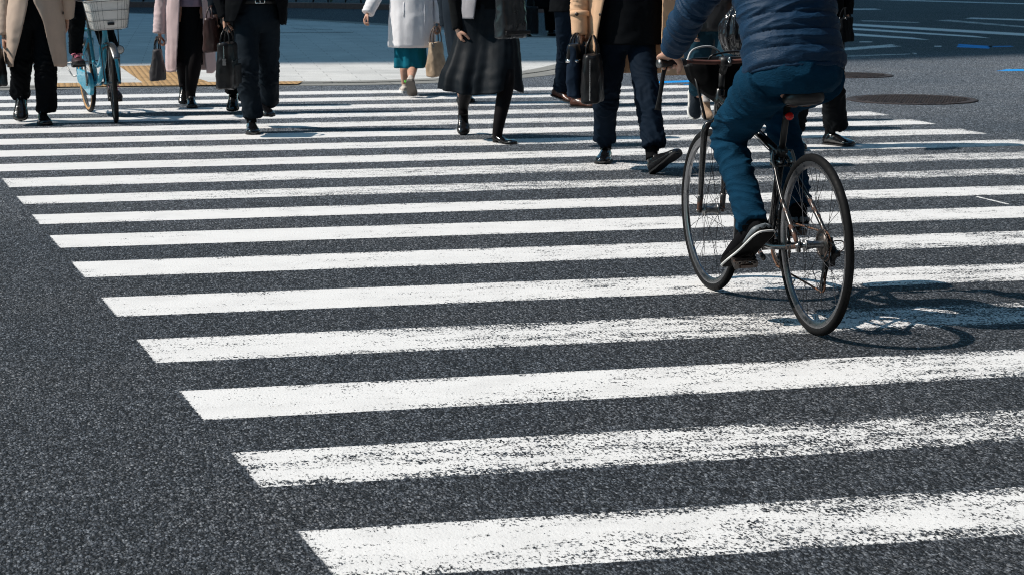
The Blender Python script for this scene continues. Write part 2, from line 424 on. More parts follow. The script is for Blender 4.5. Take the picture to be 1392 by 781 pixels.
pxband('bicycle_lane_marking', [(1300, 64.5), (1345, 66.5), (1347, 63), (1303, 60)], M_BLUE, .35)
pxband('bicycle_lane_marking', [(1345, 64.6), (1380, 64), (1375, 62.6), (1347, 63)], M_BLUE, .6)
pxband('bicycle_lane_marking', [(1354, 97), (1440, 96.6), (1440, 93.6), (1368, 94.6)], M_BLUE, .3)
pxband('bicycle_lane_marking', [(880, 114), (965, 111), (965, 108.6), (880, 111.4)], M_BLUE, .25)
pxband('bicycle_lane_marking', [(925, 116.4), (975, 115), (975, 113.6), (930, 115)], M_BLUE, .5)
pxband('setting_out_line', [(1326, 268), (1372, 279), (1373, 277.6), (1328, 266.8)], M_WHITE, .62)

# ------------------------------------------------------------------ manhole covers
def manhole(label, px0, px1, py):
    a, b = gnd(px0, py), gnd(px1, py); c = (a+b)/2; r = (b-a).length/2
    o = empty('manhole_cover', (c.x, c.y, 0))
    tag(o, label, 'manhole cover', 'iron covers in the road')
    bm = bmesh.new(); torus(bm, (0, 0, .004), (0, 0, 1), r-.04, .035, 48, 8, .008)
    mesh_obj('cover_frame', bm, M_IRON, o)
    bm = bmesh.new()
    rrect_loft(bm, [(.0, r-.07, r-.07), (.008, r-.07, r-.07)], e=2, n=48)
    for i in range(-9, 10):
        for j in range(-9, 10):
            x, y = i*(r-.08)/9.5, j*(r-.08)/9.5
            if x*x+y*y < (r-.1)**2: box(bm, (x, y, .010), ((r-.08)/16, (r-.08)/16, .006))
    mesh_obj('lid', bm, M_IRON, o, smooth=False)
M_IRON = metal('rusty_iron', (.06, .05, .05), .6, rust=.7, rustcol=(.040, .031, .030))
manhole('larger brown iron manhole cover in the sunlit road, nearer the crosswalk', 1150, 1329, 136)
manhole('smaller brown iron manhole cover close to the edge of the building shade', 1100, 1215, 103)

# ------------------------------------------------------------------ pavement corner with its kerb
def mat_paving(name, c1, c2, mortar, size, rot=0.0, bump=.3):
    m, nt, bs = nodes_of(name)
    geo = N(nt, 'ShaderNodeNewGeometry')
    mp = N(nt, 'ShaderNodeMapping'); mp.inputs['Rotation'].default_value = (0, 0, rot); nt.links.new(geo.outputs['Position'], mp.inputs['Vector'])
    br = N(nt, 'ShaderNodeTexBrick', offset=.5)
    br.inputs['Color1'].default_value = tuple(c1)+(1,); br.inputs['Color2'].default_value = tuple(c2)+(1,); br.inputs['Mortar'].default_value = tuple(mortar)+(1,)
    br.inputs['Scale'].default_value = 1; br.inputs['Mortar Size'].default_value = .006; br.inputs['Brick Width'].default_value = size*2; br.inputs['Row Height'].default_value = size
    nt.links.new(mp.outputs[0], br.inputs['Vector'])
    n1 = N(nt, 'ShaderNodeTexNoise', i_Scale=1.1, i_Detail=8.0, i_Roughness=.7); nt.links.new(geo.outputs['Position'], n1.inputs['Vector'])
    n2 = N(nt, 'ShaderNodeTexNoise', i_Scale=90.0, i_Detail=2.0); nt.links.new(geo.outputs['Position'], n2.inputs['Vector'])
    c = mixc(nt, 1.0, br.outputs['Color'], ramp(nt, n1.outputs['Fac'], [(.3, .78), (.6, 1.05)]), 'MULTIPLY')
    c = mixc(nt, 1.0, c, ramp(nt, n2.outputs['Fac'], [(.3, .85), (.7, 1.1)]), 'MULTIPLY')
    nt.links.new(c, bs.inputs['Base Color'])
    b = N(nt, 'ShaderNodeBump', i_Strength=bump, i_Distance=.004); nt.links.new(br.outputs['Fac'], b.inputs['Height']); b.invert = True
    nt.links.new(b.outputs[0], bs.inputs['Normal']); bs.inputs['Roughness'].default_value = .85
    return m
M_PAVE = mat_paving('paving_slabs', (.60, .605, .59), (.66, .66, .64), (.40, .40, .39), .3, R(4))
M_KERB = mat_paving('kerb_stone', (.25, .25, .23), (.31, .305, .285), (.10, .10, .10), .6, 0)
def mat_tactile():
    m, nt, bs = nodes_of('tactile_paving')
    geo = N(nt, 'ShaderNodeNewGeometry'); s = N(nt, 'ShaderNodeSeparateXYZ'); nt.links.new(geo.outputs['Position'], s.inputs[0])
    def saw(o, p):
        f = math_(nt, 'FRACT', math_(nt, 'DIVIDE', o, p)); return math_(nt, 'SUBTRACT', f, .5)
    x, y = saw(s.outputs[0], .06), saw(s.outputs[1], .06)
    r = math_(nt, 'SQRT', math_(nt, 'ADD', math_(nt, 'MULTIPLY', x, x), math_(nt, 'MULTIPLY', y, y)))
    h = ramp(nt, r, [(.22, 1.0), (.36, 0.0)])
    n1 = N(nt, 'ShaderNodeTexNoise', i_Scale=3.0, i_Detail=8.0, i_Roughness=.7); nt.links.new(geo.outputs['Position'], n1.inputs['Vector'])
    c = ramp(nt, n1.outputs['Fac'], [(.3, (.40, .235, .095)), (.65, (.56, .35, .155))])
    X, Y = saw(s.outputs[0], .3), saw(s.outputs[1], .3)
    j = ramp(nt, math_(nt, 'MAXIMUM', math_(nt, 'ABSOLUTE', X), math_(nt, 'ABSOLUTE', Y)), [(.475, 1.0), (.49, .45)])
    nt.links.new(mixc(nt, 1.0, c, j, 'MULTIPLY'), bs.inputs['Base Color'])
    b = N(nt, 'ShaderNodeBump', i_Strength=1.0, i_Distance=.02); nt.links.new(h, b.inputs['Height']); nt.links.new(b.outputs[0], bs.inputs['Normal'])
    bs.inputs['Roughness'].default_value = .8
    return m
M_TACT = mat_tactile()
KZ = .004
edge = [(-60, 21.35)] + [tuple(gnd(x, y)[:2]) for x, y in ((0, 123.5), (290, 118), (480, 116.5), (600, 113), (700, 107.5), (760, 101), (800, 93), (835, 82), (848, 70), (846, 60), (832, 54.5), (800, 52), (735, 49), (640, 41), (540, 34), (440, 28), (330, 23), (150, 17), (0, 13))] + [(-60, 62)]
edge = [(p[0], p[1]) for p in edge]
sm = catmull([(x, y, 0) for x, y in edge[1:-1]], 5)
outl = [edge[0]] + [(p[0], p[1]) for p in sm] + [edge[-1]]
def inset(pl, d):
    out = []
    for i, p in enumerate(pl):
        a = Vector(pl[max(i-1, 0)]); b = Vector(pl[min(i+1, len(pl)-1)]); t = (b-a).normalized(); n = Vector((-t.y, t.x))
        out.append((p[0]+n.x*d, p[1]+n.y*d))
    return out
def strip(name, o1, z1, o2, z2, mat, skirt=None):
    bm = bmesh.new(); A = [bm.verts.new((x, y, z1)) for x, y in o1]; B = [bm.verts.new((x, y, z2)) for x, y in o2]
    for i in range(len(A)-1): bm.faces.new((A[i], A[i+1], B[i+1], B[i]))
    if skirt is not None:
        S = [bm.verts.new((x, y, skirt)) for x, y in o1]
        for i in range(len(A)-1): bm.faces.new((S[i], S[i+1], A[i+1], A[i]))
    me = bpy.data.meshes.new(name); bmesh.ops.recalc_face_normals(bm, faces=bm.faces); bm.to_mesh(me); bm.free(); me.materials.append(mat)
    return tag(link(bpy.data.objects.new(name, me)), kind='structure')
in1, in2 = inset(outl, .30), inset(outl, .52)
strip('kerb', outl, .004, in1, .006, M_KERB, skirt=-.01)
strip('kerb', in1, KZ+.010, in2, KZ+.012, M_KERB, skirt=.0)
bm = bmesh.new(); bm.faces.new([bm.verts.new((x, y, KZ+.009)) for x, y in in2]); bmesh.ops.recalc_face_normals(bm, faces=bm.faces)
me = bpy.data.meshes.new('sidewalk')
for f in bm.faces:
    f.normal_update()
    if f.normal.z < 0: f.normal_flip()
bmesh.ops.triangulate(bm, faces=bm.faces); bm.to_mesh(me); bm.free(); me.materials.append(M_PAVE)
tag(link(bpy.data.objects.new('sidewalk', me)), kind='structure')
def pslab(name, pxs, mat, z): return sheet(name, [tuple(gnd(x, y, z)) for x, y in pxs], mat)
ZT = KZ+.0135
pslab('tactile_paving', [(68, 118.4), (405, 114.2), (412, 110.6), (70, 113.2)], M_TACT, ZT)
pslab('tactile_paving', [(194, 112.2), (283, 111.2), (212, 89), (162, 90)], M_TACT, ZT)
M_SEAM = plain('dark_joint', (.06, .06, .058), .8)
def seam(pts, w=.03):
    P = [gnd(x, y, KZ+.011) for x, y in pts]; P = [Vector(p) for p in catmull(P, 6)]
    o1 = [(p.x, p.y-w) for p in P]; o2 = [(p.x, p.y+w) for p in P]
    strip('paving_joint', o1, KZ+.011, o2, KZ+.011, M_SEAM)
seam([(376, 27), (410, 35), (432, 40), (452, 41)], .06)
seam([(385, 35), (402, 39), (430, 41)], .05)
seam([(378, 44.5), (430, 44.6), (480, 44.4)], .06)
seam([(300, 31), (345, 36), (376, 44)], .05)
M_REDK = plain('red_kerb', (.22, .12, .10), .8)
fk = [tuple(gnd(x, y)[:2]) for x, y in ((-60, 9.5), (370, 11), (450, 12), (540, 14), (680, 17), (800, 18))]
strip('far_kerb', fk, .12, inset(fk, .5), .12, M_REDK, skirt=0)

# ------------------------------------------------------------------ hedge along the far side
M_LEAF = plain('hedge_leaf', (.045, .065, .03), .6, var=.5, scale=9)
M_TWIG = plain('hedge_twig', (.05, .04, .03), .9)
h0 = empty('hedge', (5.5, 50.5, 0)); tag(h0, 'long dark clipped hedge in shade along the far side of the junction', 'hedge')
bm = bmesh.new()
for i in range(9000):
    x = random.uniform(-8, 8); t = random.random(); y = random.gauss(0, .42); z = .08+1.3*math.sqrt(t)*(1-.15*(y*y))
    s = random.uniform(.04, .09); n = Vector((random.gauss(0, 1), random.gauss(0, 1), random.gauss(.4, 1))).normalized(); a = n.orthogonal().normalized()*s; b2 = n.cross(a)*.6
    c = Vector((x, y, z)); bm.faces.new([bm.verts.new(c+q) for q in (a, b2, -a, -b2)])
mesh_obj('foliage', bm, M_LEAF, h0, smooth=False)
bm = bmesh.new()
for i in range(40):
    x = -8+16*i/39; cyl(bm, (x, random.gauss(0, .1), -.02), (x+random.gauss(0, .2), random.gauss(0, .2), 1.1), .02, 6, .008)
mesh_obj('stem', bm, M_TWIG, h0)

# ------------------------------------------------------------------ the tall block whose shade lies over the junction
SUN_EL, SUN_AZ = 49.0, 6.5   # azimuth of the shade below the +X axis
COT = 1/math.tan(R(SUN_EL))
sdir = Vector((math.cos(R(SUN_AZ)), -math.sin(R(SUN_AZ)), 0))
tip = gnd(1180, 83.3)
p0 = tip - sdir*72; hgt = 72/COT
ed = Vector((2.95, .85, 0)).normalized(); pe = Vector((-ed.y, ed.x, 0))
ob = empty('unseen_building', (p0.x, p0.y, 0)); tag(ob, 'tall pale office block whose shade falls over the far junction', 'building')
M_CONC = plain('facade_panel', (.34, .33, .31), .8); M_GLASS = plain('dark_window_glass', (.03, .04, .05), .12)
ob.rotation_euler.z = math.atan2(ed.y, ed.x)
bm = bmesh.new(); box(bm, (24, 16, hgt/2), (48, 32, hgt)); mesh_obj('wall', bm, M_CONC, ob, smooth=False)
bm = bmesh.new(); box(bm, (0, 0, 0), (46, .2, 1.8)); wme = None
n_fl = 22
for k in range(n_fl):
    if wme is None:
        w = mesh_obj('window', bm, M_GLASS, ob, smooth=False); wme = w.data
    else:
        w = bpy.data.objects.new('window', wme); link(w, ob)
    w.location = (24, -.08, 3+k*(hgt-4)/n_fl)
bm = bmesh.new(); box(bm, (24, -.2, 1.2), (3, .3, 2.4)); mesh_obj('door', bm, M_GLASS, ob, smooth=False)

# ------------------------------------------------------------------ unseen blocks added behind us and to the right to hold back skylight
M_CONC2 = plain('sky_blocker_facade', (.10, .10, .10), .7)
def block(label, x0, y0, x1, y1, h, face):
    o = empty('unseen_building', ((x0+x1)/2, (y0+y1)/2, 0)); tag(o, label, 'building')
    w, d = x1-x0, y1-y0
    bm = bmesh.new(); box(bm, (0, 0, h/2), (w, d, h)); mesh_obj('wall', bm, M_CONC2, o, smooth=False)
    me = None
    for k in range(int(h/3.6)):
        if me is None:
            bm = bmesh.new(); box(bm, (0, 0, 0), (w-3, .2, 1.9) if face == 'y' else (.2, d-3, 1.9)); q = mesh_obj('window', bm, M_GLASS, o, smooth=False); me = q.data
        else: q = link(bpy.data.objects.new('window', me), o)
        q.location = (0, d/2+.05, 2.2+3.6*k) if face == 'y' else (-w/2-.05, 0, 2.2+3.6*k)
    bm = bmesh.new(); box(bm, (0, d/2+.1, 1.2) if face == 'y' else (-w/2-.1, 0, 1.2), (3, .3, 2.4) if face == 'y' else (.3, 3, 2.4)); mesh_obj('door', bm, M_GLASS, o, smooth=False)
block('long unseen dark block added behind the camera to cut skylight', -40, -42, 30, -20, 34, 'y')
block('unseen dark block added on the right beyond the frame to cut skylight', 36, -40, 60, 46, 34, 'x')
# ------------------------------------------------------------------ people
def mat_skin():
    m, nt, bs = nodes_of('skin')
    tc = N(nt, 'ShaderNodeTexCoord'); n1 = N(nt, 'ShaderNodeTexNoise', i_Scale=22.0, i_Detail=5.0); nt.links.new(tc.outputs['Object'], n1.inputs['Vector'])
    nt.links.new(ramp(nt, n1.outputs['Fac'], [(.3, (.50, .27, .19)), (.7, (.60, .36, .26))]), bs.inputs['Base Color'])
    bs.inputs['Roughness'].default_value = .5; bs.inputs['Subsurface Weight'].default_value = .12
    bs.inputs['Subsurface Radius'].default_value = (.02, .008, .004); bs.inputs['Subsurface Scale'].default_value = .5
    return m
M_SKIN = mat_skin()
M_SOCK = fabric('black_sock', (.008, .008, .009), .95)
M_HAIR = plain('black_hair', (.012, .010, .009), .45, scale=60)
M_EYE = plain('eye_white', (.7, .7, .68), .2)
SOLE_DK = plain('black_rubber_sole', (.012, .012, .013), .65)
SOLE_WH = plain('white_rubber_sole', (.72, .72, .70), .6)
SH_BLACK = leather('black_shoe_leather', (.008, .008, .009), .22, coat=.5)
SH_PATENT = leather('black_patent_leather', (.006, .006, .007), .1, coat=1.0, bump=.05)
SH_BROWN = leather('brown_shoe_leather', (.075, .026, .014), .35, coat=.2)

class Frame:
    """local axes of someone standing at a place, seen from the pavement side: r to the right, t towards us"""
    def __init__(s, foot):
        s.o = Vector((foot[0], foot[1], 0)); d = s.o-Vector((0, 0, 0)); d.z = 0; d.normalize()
        s.t = -d; s.r = Vector((d.y, -d.x, 0)); s.D = hdist(s.o)
    def px(s, x, y, off=0.0): return at(x, y, s.D+off)
    def L(s, a, t, z): return s.o+s.r*a+s.t*t+Vector((0, 0, z))
    def loc(s, p): q = Vector(p)-s.o; return q.dot(s.r), q.dot(s.t), q.z
    def dirv(s, yaw): # 0 towards us, 90 image right, 180 away
        return s.t*math.cos(R(yaw))+s.r*math.sin(R(yaw))

def hand(bm, wrist, d, n, thumb, curl=.5, scale=1.0):
    """d: wrist to knuckles, n: the way the palm faces, thumb: +1 on d x n side"""
    d = Vector(d).normalized(); n = Vector(n); n = (n-d*n.dot(d)).normalized(); s = d.cross(n)*thumb
    w = Vector(wrist); k = scale
    b2 = bmesh.new()
    tube(b2, [w-d*.03*k, w+d*.005*k, w+d*.045*k, w+d*.088*k], [(.027*k, .019*k), (.028*k, .018*k), (.040*k, .016*k), (.041*k, .013*k)], side=s, n=14)
    spec = [(.030, .070, .0088, 0), (.010, .080, .0092, .004), (-.011, .074, .0088, .002), (-.030, .058, .0076, -.006)]
    for a, ln, r, fwd in spec:
        p = w+d*(.084+fwd)*k+s*a*k; pts = [p-d*.02*k, p]; rad = [r*1.1*k, r*1.12*k]; ang = 0
        for fr, c in ((.45, 62), (.31, 78), (.24, 45)):
            ang += c*curl*(1+.05*(a*30)); dd = d*math.cos(R(ang))+n*math.sin(R(ang)); p = p+dd*ln*fr*k; pts.append(p); rad.append(r*k*(1-.12*len(pts)/5))
        tube(b2, pts, rad, side=s, n=10, sub=3)
        ball(b2, pts[-1], rad[-1], seg=8)
    p = w+d*.022*k+s*.026*k+n*.006*k; pts = [p]; rad = [.014*k]
    for ln, (x, y, z) in ((.038, (.62, .62, .35+.2*curl)), (.030, (.85, .12, .5*curl+.15)), (.024, (.92, -.15*curl, .6*curl+.1))):
        dd = (d*x+s*y+n*z).normalized(); p = p+dd*ln*k; pts.append(p); rad.append((.0125, .0110, .0088)[len(pts)-2]*k)
    tube(b2, pts, rad, side=n, n=10, sub=3); ball(b2, pts[-1], rad[-1], seg=8)
    b2 = remesh(b2, .0028, 2)
    me = bpy.data.meshes.new('t'); b2.to_mesh(me); b2.free(); bm.from_mesh(me); bpy.data.meshes.remove(me)

def head_shape(bm, c, f, up, k=1.0):
    """skull, jaw, nose, lips, brow and ears around the head centre c, looking along f"""
    f = Vector(f).normalized(); up = Vector(up); up = (up-f*up.dot(f)).normalized(); s = f.cross(up)
    M = Matrix(((s.x, f.x, up.x, c[0]), (s.y, f.y, up.y, c[1]), (s.z, f.z, up.z, c[2]), (0, 0, 0, 1)))
    def B(x, y, z, rx, ry, rz): bmesh.ops.create_uvsphere(bm, u_segments=18, v_segments=12, radius=1, matrix=M @ Matrix.Translation((x*k, y*k, z*k)) @ Matrix.Diagonal((rx*k, ry*k, rz*k, 1)))
    B(0, -.012, .035, .076, .094, .085); B(0, .022, -.035, .060, .070, .078); B(0, .048, -.078, .034, .034, .030)
    B(0, .088, -.018, .012, .020, .022); B(0, .098, -.030, .016, .012, .010); B(0, .080, .010, .050, .016, .012)
    B(0, .080, -.062, .024, .012, .006); B(0, .078, -.072, .021, .012, .006)
    for q in (-1, 1): B(q*.076, -.012, -.012, .010, .018, .030); B(q*.034, .062, -.035, .024, .026, .022)
    return M
def hair_shape(M, k, style):
    bm = bmesh.new()
    def B(x, y, z, rx, ry, rz): bmesh.ops.create_uvsphere(bm, u_segments=20, v_segments=14, radius=1, matrix=M @ Matrix.Translation((x*k, y*k, z*k)) @ Matrix.Diagonal((rx*k, ry*k, rz*k, 1)))
    B(0, -.022, .050, .084, .098, .086); B(0, -.055, .0, .078, .062, .085); B(0, .05, .098, .06, .036, .026)
    if style == 'long':
        B(0, -.075, -.09, .085, .048, .14); B(-.066, -.03, -.07, .026, .05, .12); B(.066, -.03, -.07, .026, .05, .12)
    return remesh(bm, .007, 3, lambda p, n: .004*nz(p[0]*55, p[1]*55, p[2]*12))

def shoe(P, parent, origin, heel, toe_dir, pitch=0, L=.285, kind='dress', mat=None, sole=None, roll=0, wide=1.28):
    """heel: where the back edge of the sole is; toe_dir: flat direction; pitch: toe up in degrees"""
    f0 = Vector(toe_dir).normalized(); f = f0*math.cos(R(pitch))+Vector((0, 0, math.sin(R(pitch)))); sd = f0.cross(Vector((0, 0, 1))).normalized()
    if roll: sd = (Matrix.Rotation(R(roll), 3, f) @ sd)
    u = sd.cross(f)
    h = Vector(heel); k = L/.285
    def W(x, y, z): return h+f*x*k+sd*y*k+u*z*k
    lift = (lambda x: .045*max(0, min(1, 1-(x-.03)/.15))) if kind == 'pump' else (lambda x: 0)
    xs = [0, .012, .04, .085, .13, .17, .205, .24, .265, .28, .285]
    hw = [q_*wide for q_ in (.018, .029, .034, .034, .034, .038, .043, .042, .035, .022, .010)]
    tp = {'dress': [.066, .080, .088, .092, .082, .068, .058, .052, .046, .038, .03],
          'sneaker': [.066, .078, .086, .092, .088, .076, .066, .059, .053, .045, .036],
          'boot': [.14, .15, .152, .14, .10, .078, .066, .058, .050, .042, .032],
          'pump': [.060, .068, .066, .052, .040, .036, .038, .042, .038, .030, .022]}[kind]
    st = {'dress': .012, 'sneaker': .026, 'boot': .02, 'pump': .006}[kind]
    bm = bmesh.new(); rings = []
    for x, w, t in zip(xs, hw, tp):
        z0 = st*.6+lift(x); t = max(t, z0+.012) if kind != 'pump' else t+lift(x)*.55; ring = []
        for q in range(16):
            a = 2*math.pi*q/16; cy, cz = math.cos(a), math.sin(a)
            y = w*math.copysign(abs(cy)**.75, cy); z = z0+(t-z0)*(.5+.5*math.copysign(abs(cz)**.8, cz))
            if cz > 0: y *= (1-.32*cz) if x < .15 else (1-.22*cz)
            ring.append(bm.verts.new(W(x, y, z)))
        rings.append(ring)
    for i in range(len(rings)-1):
        for q in range(16): bm.faces.new((rings[i][q], rings[i][(q+1) % 16], rings[i+1][(q+1) % 16], rings[i+1][q]))
    bm.faces.new(list(reversed(rings[0]))); bm.faces.new(rings[-1])
    if kind == 'boot': tube(bm, [W(.05, 0, .1), W(.048, 0, .17), W(.046, 0, .23)], [.044*k, .045*k, .050*k], side=sd, n=16)
    elif kind != 'pump': tube(bm, [W(.058, 0, .06), W(.055, 0, .088), W(.054, 0, .10)], [(.036*k, .046*k), (.034*k, .044*k), (.033*k, .043*k)], side=sd, n=16)
    bm = remesh(bm, .0042, 3, lambda p, n: .0012*nz(p[0]*60, p[1]*60, p[2]*60))
    ob = mesh_obj('shoe', bm, mat or SH_BLACK, parent, origin)
    # sole
    bm = bmesh.new(); top = []; bot = []
    outl = [(x, w) for x, w in zip(xs, hw)]
    loop = [(x, w*1.05+.001) for x, w in outl] + [(x, -w*1.05-.001) for x, w in reversed(outl)]
    for x, y in loop:
        zt = st+lift(x); zb = lift(x)+(.004 if kind in ('dress', 'boot') and .09 < x < .17 else 0)+(.014*max(0, (x-.2)/.085)**2 if kind in ('dress', 'sneaker', 'boot') else 0)
        zt += (.014*max(0, (x-.2)/.085)**2 if kind in ('dress', 'sneaker', 'boot') else 0)
        top.append(bm.verts.new(W(x-.002, y, zt))); bot.append(bm.verts.new(W(x-.002, y, zb)))
    n = len(loop); half = n//2
    for i in range(n): bm.faces.new((bot[i], bot[(i+1) % n], top[(i+1) % n], top[i]))
    for i in range(half-1):
        j = n-1-i
        bm.faces.new((top[i], top[i+1], top[j-1], top[j])); bm.faces.new((bot[i], bot[j], bot[j-1], bot[i+1]))
    so = mesh_obj('sole', bm, sole or SOLE_DK, ob, origin); sharp(so)
    if kind in ('dress', 'boot', 'pump'):
        bm = bmesh.new(); hh = .02 if kind != 'pump' else .045
        if kind == 'pump':
            rr = [(0, .02, .02), (hh+.004, .024, .024)]
            ring = []
            Fm = Matrix(((f.x, sd.x, u.x, W(.026, 0, 0).x), (f.y, sd.y, u.y, W(.026, 0, 0).y), (f.z, sd.z, u.z, W(.026, 0, 0).z), (0, 0, 0, 1)))
            rrect_loft(bm, rr, e=3, n=20, frame=Fm); mesh_obj('heel', bm, sole or SOLE_DK, ob, origin)
        else: bm.free()
    ank = h+f*.056*k+u*((.105 if kind != 'boot' else .17)+lift(.05))*k
    return ob, ank

def fold(amp, seed, fx=9, fz=26, knee=None, hem=None, diag=5):
    """cloth creases that run roughly across a leg or sleeve, gathered near the knee and the hem"""
    def d(p, n):
        w = .45
        if knee is not None: w += .9*math.exp(-((Vector(p)-knee).length/.14)**2)
        if hem is not None: w += 1.1*math.exp(-((Vector(p)-hem).length/.12)**2)
        a = nz(p[0]*fx+seed, p[1]*fx-p[2]*diag, p[2]*fz+p[0]*diag*2+seed)
        b = nz(p[0]*fx*2.1+seed*2, p[1]*fx*2.1, p[2]*fz*1.7-p[0]*14)
        r = (1-abs(a)*2.2); r = r if r > 0 else 0
        return amp*w*(r*.9-.35+.35*b)
    return d
def fold2(amp, seed, pts, **kw):
    ks = [Vector(p) for p in pts]
    def d(p, n):
        w = .22+max([1.15*math.exp(-((Vector(p)-k).length/.13)**2) for k in ks]+[0])
        q = nz(p[0]*5+seed, p[1]*5, p[2]*4)*6; a = nz(p[0]*8+seed, p[1]*8-p[2]*5, p[2]*19+p[0]*11+q+seed); b = nz(p[0]*20+seed*2, p[1]*20, p[2]*34-p[0]*14)
        r = max(0, 1-abs(a)*2.2)
        return 1.35*amp*w*(r**1.4*1.1-.35+.35*b)
    return d

class Person:
    def __init__(s, foot_px, label, h=1.68, face=0, group=None, frame=None, name='person'):
        s.F = frame or Frame(gnd(*foot_px)); s.h = h; s.label = label; s.group = group; s.face = face
        s.bm = bmesh.new(); s.root = bpy.data.objects.new('person', bpy.data.meshes.new('person')); link(s.root)
        s.root.location = s.F.o; tag(s.root, label, 'person', group); s.og = s.F.o
        s.extra = bmesh.new()
        s.legs = []
    def part(s, name, bm, mat, smooth=True, parent=None):
        return mesh_obj(name, bm, mat, parent or s.root, s.og, smooth)
    def foot(s, px, yaw, pitch=0, L=.27, kind='dress', mat=None, sole=None, where='toe', z=0.0, off=0.0, roll=0):
        """px: where toe or heel touches (ground place when off is 0 and z is the height of that point)"""
        p = gnd(px[0], px[1], z) if off == 0 else s.F.px(px[0], px[1], off)
        d = s.F.dirv(yaw)
        f = d*math.cos(R(pitch))+Vector((0, 0, math.sin(R(pitch))))
        heel = p - f*L if where == 'toe' else p
        ob, ank = shoe(s, s.root, s.og, heel, d, pitch, L, kind, mat, sole, roll)
        s.legs.append((ank, d)); return ank
    def build_body(s, pelvis, hips, knees, anks, chest, head_c, arms, f, up=None, hairstyle='short', lean=None, k=1.0, legs_r=1.0):
        """one continuous figure: legs, trunk, neck, head and arms fused together"""
        bm = s.bm; side = Vector(f).cross(Vector((0, 0, 1))).normalized(); up = Vector(up or (0, 0, 1))
        pelvis, chest, head_c = Vector(pelvis), Vector(chest), Vector(head_c)
        neck = chest+(head_c-chest)*.52
        tube(bm, [pelvis-up*.09, pelvis, pelvis.lerp(chest, .4), pelvis.lerp(chest, .8), chest+(chest-pelvis).normalized()*.04, neck], [(.13*k, .09*k), (.145*k, .10*k), (.125*k, .09*k), (.15*k, .10*k), (.12*k, .075*k), (.055*k, .055*k)], side=side, n=20)
        tube(bm, [neck-(head_c-chest)*.1, neck, head_c-(head_c-neck)*.1], [.058*k, .052*k, .05*k], n=14)
        for hp, kn, an in zip(hips, knees, anks):
            q = legs_r
            tube(bm, [hp+Vector((0, 0, .03)), Vector(hp).lerp(kn, .4), kn, Vector(kn).lerp(an, .35), an, Vector(an)-Vector((0, 0, .06))], [.080*k*q, .070*k*q, .049*k*q, .052*k*q, .033*k*q, .026*k*q], n=14)
        for sh, el, wr in arms:
            sh, el, wr = Vector(sh), Vector(el), Vector(wr)
            tube(bm, [chest.lerp(sh, .4)+up*.02, sh, sh.lerp(el, .5), el, el.lerp(wr, .45), wr], [.06*k, .058*k, .044*k, .038*k, .036*k, .026*k], n=12)
        M = head_shape(bm, head_c, f, up, k)
        b2 = remesh(bm, .009, 3)
        me = bpy.data.meshes.new('t'); b2.to_mesh(me); b2.free(); s.extra.from_mesh(me); bpy.data.meshes.remove(me)
        hb = hair_shape(M, k, hairstyle); s.part('hair', hb, M_HAIR)
        for q in (-1, 1):
            e = bmesh.new(); bmesh.ops.create_uvsphere(e, u_segments=12, v_segments=8, radius=.0125*k, matrix=M @ Matrix.Translation((q*.032*k, .071*k, -.004*k)))
            eo = s.part('eye', e, M_EYE)
            e = bmesh.new(); bmesh.ops.create_uvsphere(e, u_segments=10, v_segments=6, radius=.007*k, matrix=M @ Matrix.Translation((q*.032*k, .079*k, -.004*k))); s.part('iris', e, M_HAIR, parent=eo)
    def finish(s):
        me = s.root.data; bm = s.extra
        for v in bm.verts: v.co -= s.og
        bmesh.ops.recalc_face_normals(bm, faces=bm.faces); bm.to_mesh(me); bm.free()
        for p in me.polygons: p.use_smooth = True
        me.materials.append(M_SKIN)

    # ---- clothes
    def garment(s, name, rows, mat, n=96, sub=8, thick=.006, folds=.035, kf=2.2, zf=1.5, wr=.004, seed=0, e=2.3, voff=0.0, parent=None, hemwave=0.0):
        """rows: (py, left px, right px, open-left px or None, open-right px, half depth m, depth offset m); open part faces us.
        Every row becomes a level ring around the wearer"""
        lv = []
        opening = rows[0][3] is not None
        for r in rows:
            py, l, rr, ol, orr, b = r[:6]; off = (r[6] if len(r) > 6 else 0.0)-getattr(s, 't0', 0.0)
            A, Bp = s.F.px(l, py, off), s.F.px(rr, py, off)
            a0, a1 = s.F.loc(A)[0], s.F.loc(Bp)[0]; z = s.F.loc(A)[2]; t = (s.F.loc(A)[1]+s.F.loc(Bp)[1])/2
            c, a = (a0+a1)/2, (a1-a0)/2
            if opening:
                o0 = s.F.loc(s.F.px(ol, py, off-b*.8))[0]; o1 = s.F.loc(s.F.px(orr, py, off-b*.8))[0]
                f0 = math.acos(max(-1, min(1, (o0-c)/a))); f1 = math.acos(max(-1, min(1, (o1-c)/a)))
            else: f0 = f1 = 0
            lv.append((c, t, z, a, b, f0, f1))
        S = catmull(lv, sub); bm = bmesh.new(); grid = []
        H = len(S)
        for i, (c, t, z, a, b, f0, f1) in enumerate(S):
            g = i/(H-1); ring = []
            for k in range(n + (1 if opening else 0)):
                if opening: ph = f0+(2*math.pi-(f0-f1))*k/n
                else: ph = 2*math.pi*k/n
                cs, sn = math.cos(ph), math.sin(ph)
                low = (1-g) if S[0][2] < S[-1][2] else g
                fl = folds*(.25+low)*nz(cs*kf+seed, sn*kf+seed, z*zf)*2 + folds*.5*(.2+low)*nz(cs*kf*2.7+seed*3, sn*kf*2.7, z*zf*1.5+seed)
                w = wr*(nz(cs*3+seed, sn*3+z*6, z*22)+.6*max(0, 1-abs(nz(cs*4+z*5, sn*4, z*13+seed))*3))
                rx = a*(math.copysign(abs(cs)**(2/e), cs)); ry = b*(math.copysign(abs(sn)**(2/e), sn))
                m_ = 1+fl; zz = z + (hemwave*nz(cs*1.7+seed, sn*1.7, 3)*low)
                ring.append(bm.verts.new(s.F.L(c+rx*m_+cs*w, t+ry*m_+sn*w, zz)))
